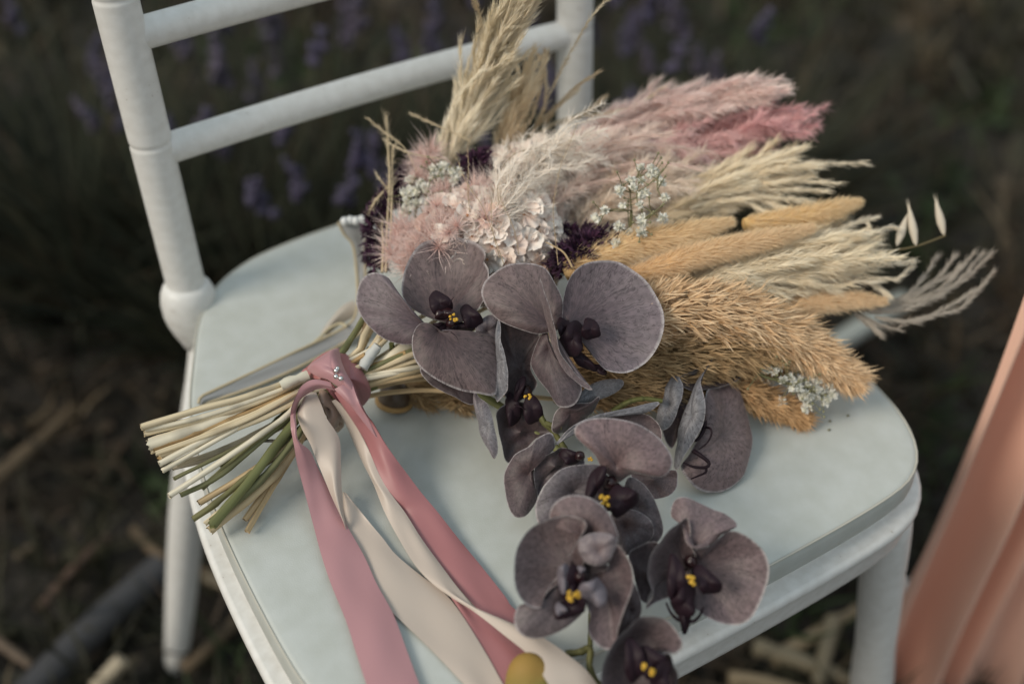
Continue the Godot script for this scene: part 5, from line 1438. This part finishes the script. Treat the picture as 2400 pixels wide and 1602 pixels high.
func build_ribbons() -> void:
	var t := thing("pink_ribbon", "dusty pink satin ribbon knotted round the stems, with long tails over the seat", "ribbon")
	# the wrap round the stems
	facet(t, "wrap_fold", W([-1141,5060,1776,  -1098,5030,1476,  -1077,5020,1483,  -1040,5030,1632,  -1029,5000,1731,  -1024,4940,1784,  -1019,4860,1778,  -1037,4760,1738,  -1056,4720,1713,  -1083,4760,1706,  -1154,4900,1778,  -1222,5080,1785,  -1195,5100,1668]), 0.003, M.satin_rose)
	facet(t, "wrap_fold", W([-1274,4980,1520,  -1349,4950,1487,  -1307,4990,1498,  -1222,5020,1482,  -1129,5040,1475,  -1095,5040,1489,  -1167,5060,1597,  -1246,5060,1657,  -1294,5050,1682,  -1321,5000,1608,  -1333,4970,1544]), 0.002, M.satin_pink, Color(1.05, 0.75, 0.7))
	facet(t, "knot_fold", W([-1231,5160,1739,  -1322,5040,1554,  -1250,5090,1563,  -1149,5100,1538,  -1109,5090,1544,  -1152,5130,1702,  -1168,5140,1805,  -1167,5130,1863,  -1169,5100,1904,  -1165,5060,1945,  -1158,5000,1989,  -1172,5000,1951,  -1200,5040,1904,  -1228,5080,1858,  -1252,5100,1810,  -1278,5110,1765,  -1306,5090,1705,  -1320,5060,1633]), 0.004, M.satin_pink)
	facet(t, "knot_fold", W([-1271,5000,1762,  -1286,5050,1686,  -1258,5060,1743,  -1230,5020,1791,  -1195,4960,1821,  -1169,4900,1847,  -1206,4900,1811,  -1255,4960,1788,  -1280,5000,1734,  -1297,5020,1693]), -0.003, M.satin_rose)
	ribbon(t, "tail", W([-1265,5100,1786,  -1353,5120,1736,  -1426,5100,1734,  -1468,5060,1750,  -1512,5000,1767,  -1533,4940,1781,  -1570,4980,1883,  -1584,4950,1931,  -1595,4900,1982,  -1607,4830,2023,  -1612,4740,2074,  -1624,4650,2165,  -1647,4565,2307,  -1685,4555,2501,  -1716,4550,2710,  -1741,4550,2970,  -1775,4545,3180,  -1804,4545,3369,  -1837,4540,3601]), W([-1257,5050,1811,  -1296,5060,1783,  -1343,5040,1743,  -1398,5000,1716,  -1445,4960,1707,  -1481,4920,1736,  -1531,4970,1872,  -1559,4940,1945,  -1553,4900,1965,  -1510,4830,1991,  -1498,4750,2048,  -1485,4670,2134,  -1478,4570,2310,  -1477,4555,2624,  -1494,4550,2833,  -1499,4550,3053,  -1530,4545,3275,  -1564,4545,3503,  -1586,4540,3761]), M.satin_pink, 0.0012)
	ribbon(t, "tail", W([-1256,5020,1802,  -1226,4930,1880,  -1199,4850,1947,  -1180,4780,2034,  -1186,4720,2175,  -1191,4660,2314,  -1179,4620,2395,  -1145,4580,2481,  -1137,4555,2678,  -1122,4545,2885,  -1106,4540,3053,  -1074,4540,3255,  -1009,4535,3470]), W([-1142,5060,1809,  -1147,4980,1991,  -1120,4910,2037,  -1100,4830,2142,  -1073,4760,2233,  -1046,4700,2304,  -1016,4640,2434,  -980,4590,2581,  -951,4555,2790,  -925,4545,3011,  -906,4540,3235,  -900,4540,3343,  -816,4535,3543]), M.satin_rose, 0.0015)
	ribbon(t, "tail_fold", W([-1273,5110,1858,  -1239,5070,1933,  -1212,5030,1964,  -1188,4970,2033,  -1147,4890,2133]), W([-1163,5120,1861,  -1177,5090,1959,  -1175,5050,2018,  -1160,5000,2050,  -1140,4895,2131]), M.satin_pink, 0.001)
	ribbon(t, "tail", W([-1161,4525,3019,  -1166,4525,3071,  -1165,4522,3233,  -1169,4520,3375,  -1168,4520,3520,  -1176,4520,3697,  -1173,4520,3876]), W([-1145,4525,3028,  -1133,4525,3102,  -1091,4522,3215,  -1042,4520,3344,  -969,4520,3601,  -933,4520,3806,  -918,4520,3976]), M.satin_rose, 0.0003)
	var pins := W([-1208,5175,1775,  -1222,5175,1786,  -1241,5175,1829,  -1223,5175,1857])
	var pin_labels := ["silver pin head highest on the pink knot", "silver pin head just under the highest one on the knot", "left silver pin head of the lower pair on the knot", "right silver pin head of the lower pair on the knot"]
	for k in 4:
		var b := MB.new()
		ball(b, pins[k] + TOWARDS * 0.002, 0.0016, 12)
		tag(obj("pin_head", b, M.silver), pin_labels[k], "pin", "silver pins in the pink knot")
	t = thing("cream_ribbon", "cream satin ribbon falling from under the pink knot, left strand widening on the seat", "ribbon")
	ribbon(t, "upper_strand", W([-1405,4940,1688,  -1484,4920,1760,  -1497,4880,1845,  -1487,4830,1931,  -1490,4780,2024,  -1492,4720,2135,  -1494,4660,2245,  -1490,4600,2343,  -1489,4570,2382,  -1487,4550,2398]), W([-1336,4980,1708,  -1345,4960,1810,  -1347,4920,1879,  -1329,4870,1941,  -1323,4820,1996,  -1367,4760,2100,  -1423,4700,2224,  -1462,4630,2318,  -1481,4572,2383,  -1481,4550,2399]), M.satin_cream, 0.003)
	ribbon(t, "lower_strand", W([-1401,4580,2167,  -1429,4560,2231,  -1459,4540,2308,  -1498,4528,2451,  -1518,4525,2620,  -1533,4524,2788,  -1512,4524,2957,  -1471,4524,3109,  -1408,4524,3352,  -1355,4524,3600,  -1321,4524,3796]), W([-1390,4585,2185,  -1370,4570,2301,  -1348,4550,2432,  -1326,4538,2562,  -1309,4534,2699,  -1247,4530,2894,  -1186,4530,3063,  -1168,4530,3238,  -1168,4528,3505,  -1178,4528,3701,  -1185,4528,3895]), M.satin_cream, 0.0004)
	t = thing("cream_ribbon", "second cream satin ribbon, narrow at the knot, crossing to the bottom middle", "ribbon")
	ribbon(t, "strand", W([-1252,4920,1750,  -1229,4840,1799,  -1224,4780,1861,  -1228,4720,1977,  -1233,4680,2111,  -1233,4640,2244,  -1254,4600,2439,  -1259,4575,2666,  -1256,4570,2840,  -1230,4575,2993,  -1184,4590,3132,  -1120,4600,3287,  -1061,4630,3504,  -1019,4670,3705,  -1019,4670,3884,  -1004,4620,3992]), W([-1239,4940,1781,  -1209,4880,1867,  -1189,4820,1966,  -1183,4750,2105,  -1189,4700,2226,  -1179,4650,2354,  -1153,4605,2499,  -1145,4580,2695,  -1130,4570,2901,  -1117,4585,3143,  -1093,4600,3289,  -987,4640,3475,  -901,4670,3646,  -851,4680,3785,  -807,4670,3913,  -774,4600,4022]), M.satin_cream, 0.0015)
	ribbon(t, "inner_fold", W([-1214,4880,1773,  -1203,4800,1817,  -1193,4720,1937,  -1190,4660,2086,  -1196,4610,2251]), W([-1197,4890,1808,  -1155,4760,1908,  -1155,4690,2061,  -1154,4640,2188,  -1169,4610,2273]), M.satin_cream, 0.001)
	t = thing("ribbon_knot", "crumpled cream ribbon ends under the pink knot", "ribbon")
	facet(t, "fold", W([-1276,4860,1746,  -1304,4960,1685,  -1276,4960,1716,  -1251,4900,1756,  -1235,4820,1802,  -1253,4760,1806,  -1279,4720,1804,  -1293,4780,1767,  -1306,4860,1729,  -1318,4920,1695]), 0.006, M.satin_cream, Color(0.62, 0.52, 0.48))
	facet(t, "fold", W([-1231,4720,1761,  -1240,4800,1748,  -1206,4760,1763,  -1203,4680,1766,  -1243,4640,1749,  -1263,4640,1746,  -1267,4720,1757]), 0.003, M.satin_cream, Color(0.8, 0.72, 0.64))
	# grey strap with a beaded edge
	t = thing("grey_strap", "grey satin strap with beige piped edges running behind the bouquet onto the seat", "strap")
	var A := W([-611,5100,413,  -592,5020,450,  -553,4940,499,  -575,4820,582,  -665,4720,790,  -759,4630,889,  -974,4590,908,  -1221,4585,938,  -1463,4580,970,  -1789,4580,1012,  -1875,4580,1027,  -1903,4560,1056])
	var B := W([-406,5100,482,  -445,5020,529,  -477,4940,540,  -519,4820,612,  -616,4720,817,  -714,4620,975,  -889,4550,979,  -1207,4540,1034,  -1503,4540,1061,  -1768,4540,1059,  -1865,4540,1055,  -1899,4540,1061])
	ribbon(t, "strap_band", A, B, M.satin_grey, 0.0004)
	for e in 2:
		var b := MB.new()
		tube(b, spline(A if e == 0 else B, 60), PackedFloat32Array([0.0011]), 8, Color(0.50, 0.42, 0.28), false, 0.1)
		obj("piped_edge", b, M.dry_solid, t)
	for p in W([-578,5120,450,  -540,5120,458,  -508,5120,482,  -469,5120,488,  -438,5120,513]):
		var b := MB.new()
		ball(b, p, 0.0032, 12)
		obj("bead", b, M.pearl, t)
	t = thing("ivory_cord", "crumpled ivory ribbon end with gold edge lying behind the stems", "ribbon")
	ribbon(t, "fold", W([-974,4580,837,  -878,4620,789,  -772,4660,747,  -676,4660,722]), W([-941,4560,867,  -845,4590,845,  -745,4620,843,  -693,4640,839]), M.satin_cream, 0.004, Color(0.95, 1.0, 1.02))
	var bb := MB.new()
	tube(bb, spline(W([-1088,4580,924,  -990,4600,893,  -917,4620,866,  -837,4640,878,  -812,4640,928]), 20), PackedFloat32Array([0.0010]), 6, Color(0.55, 0.48, 0.32), false)
	obj("gold_edge", bb, M.dry_solid, t)
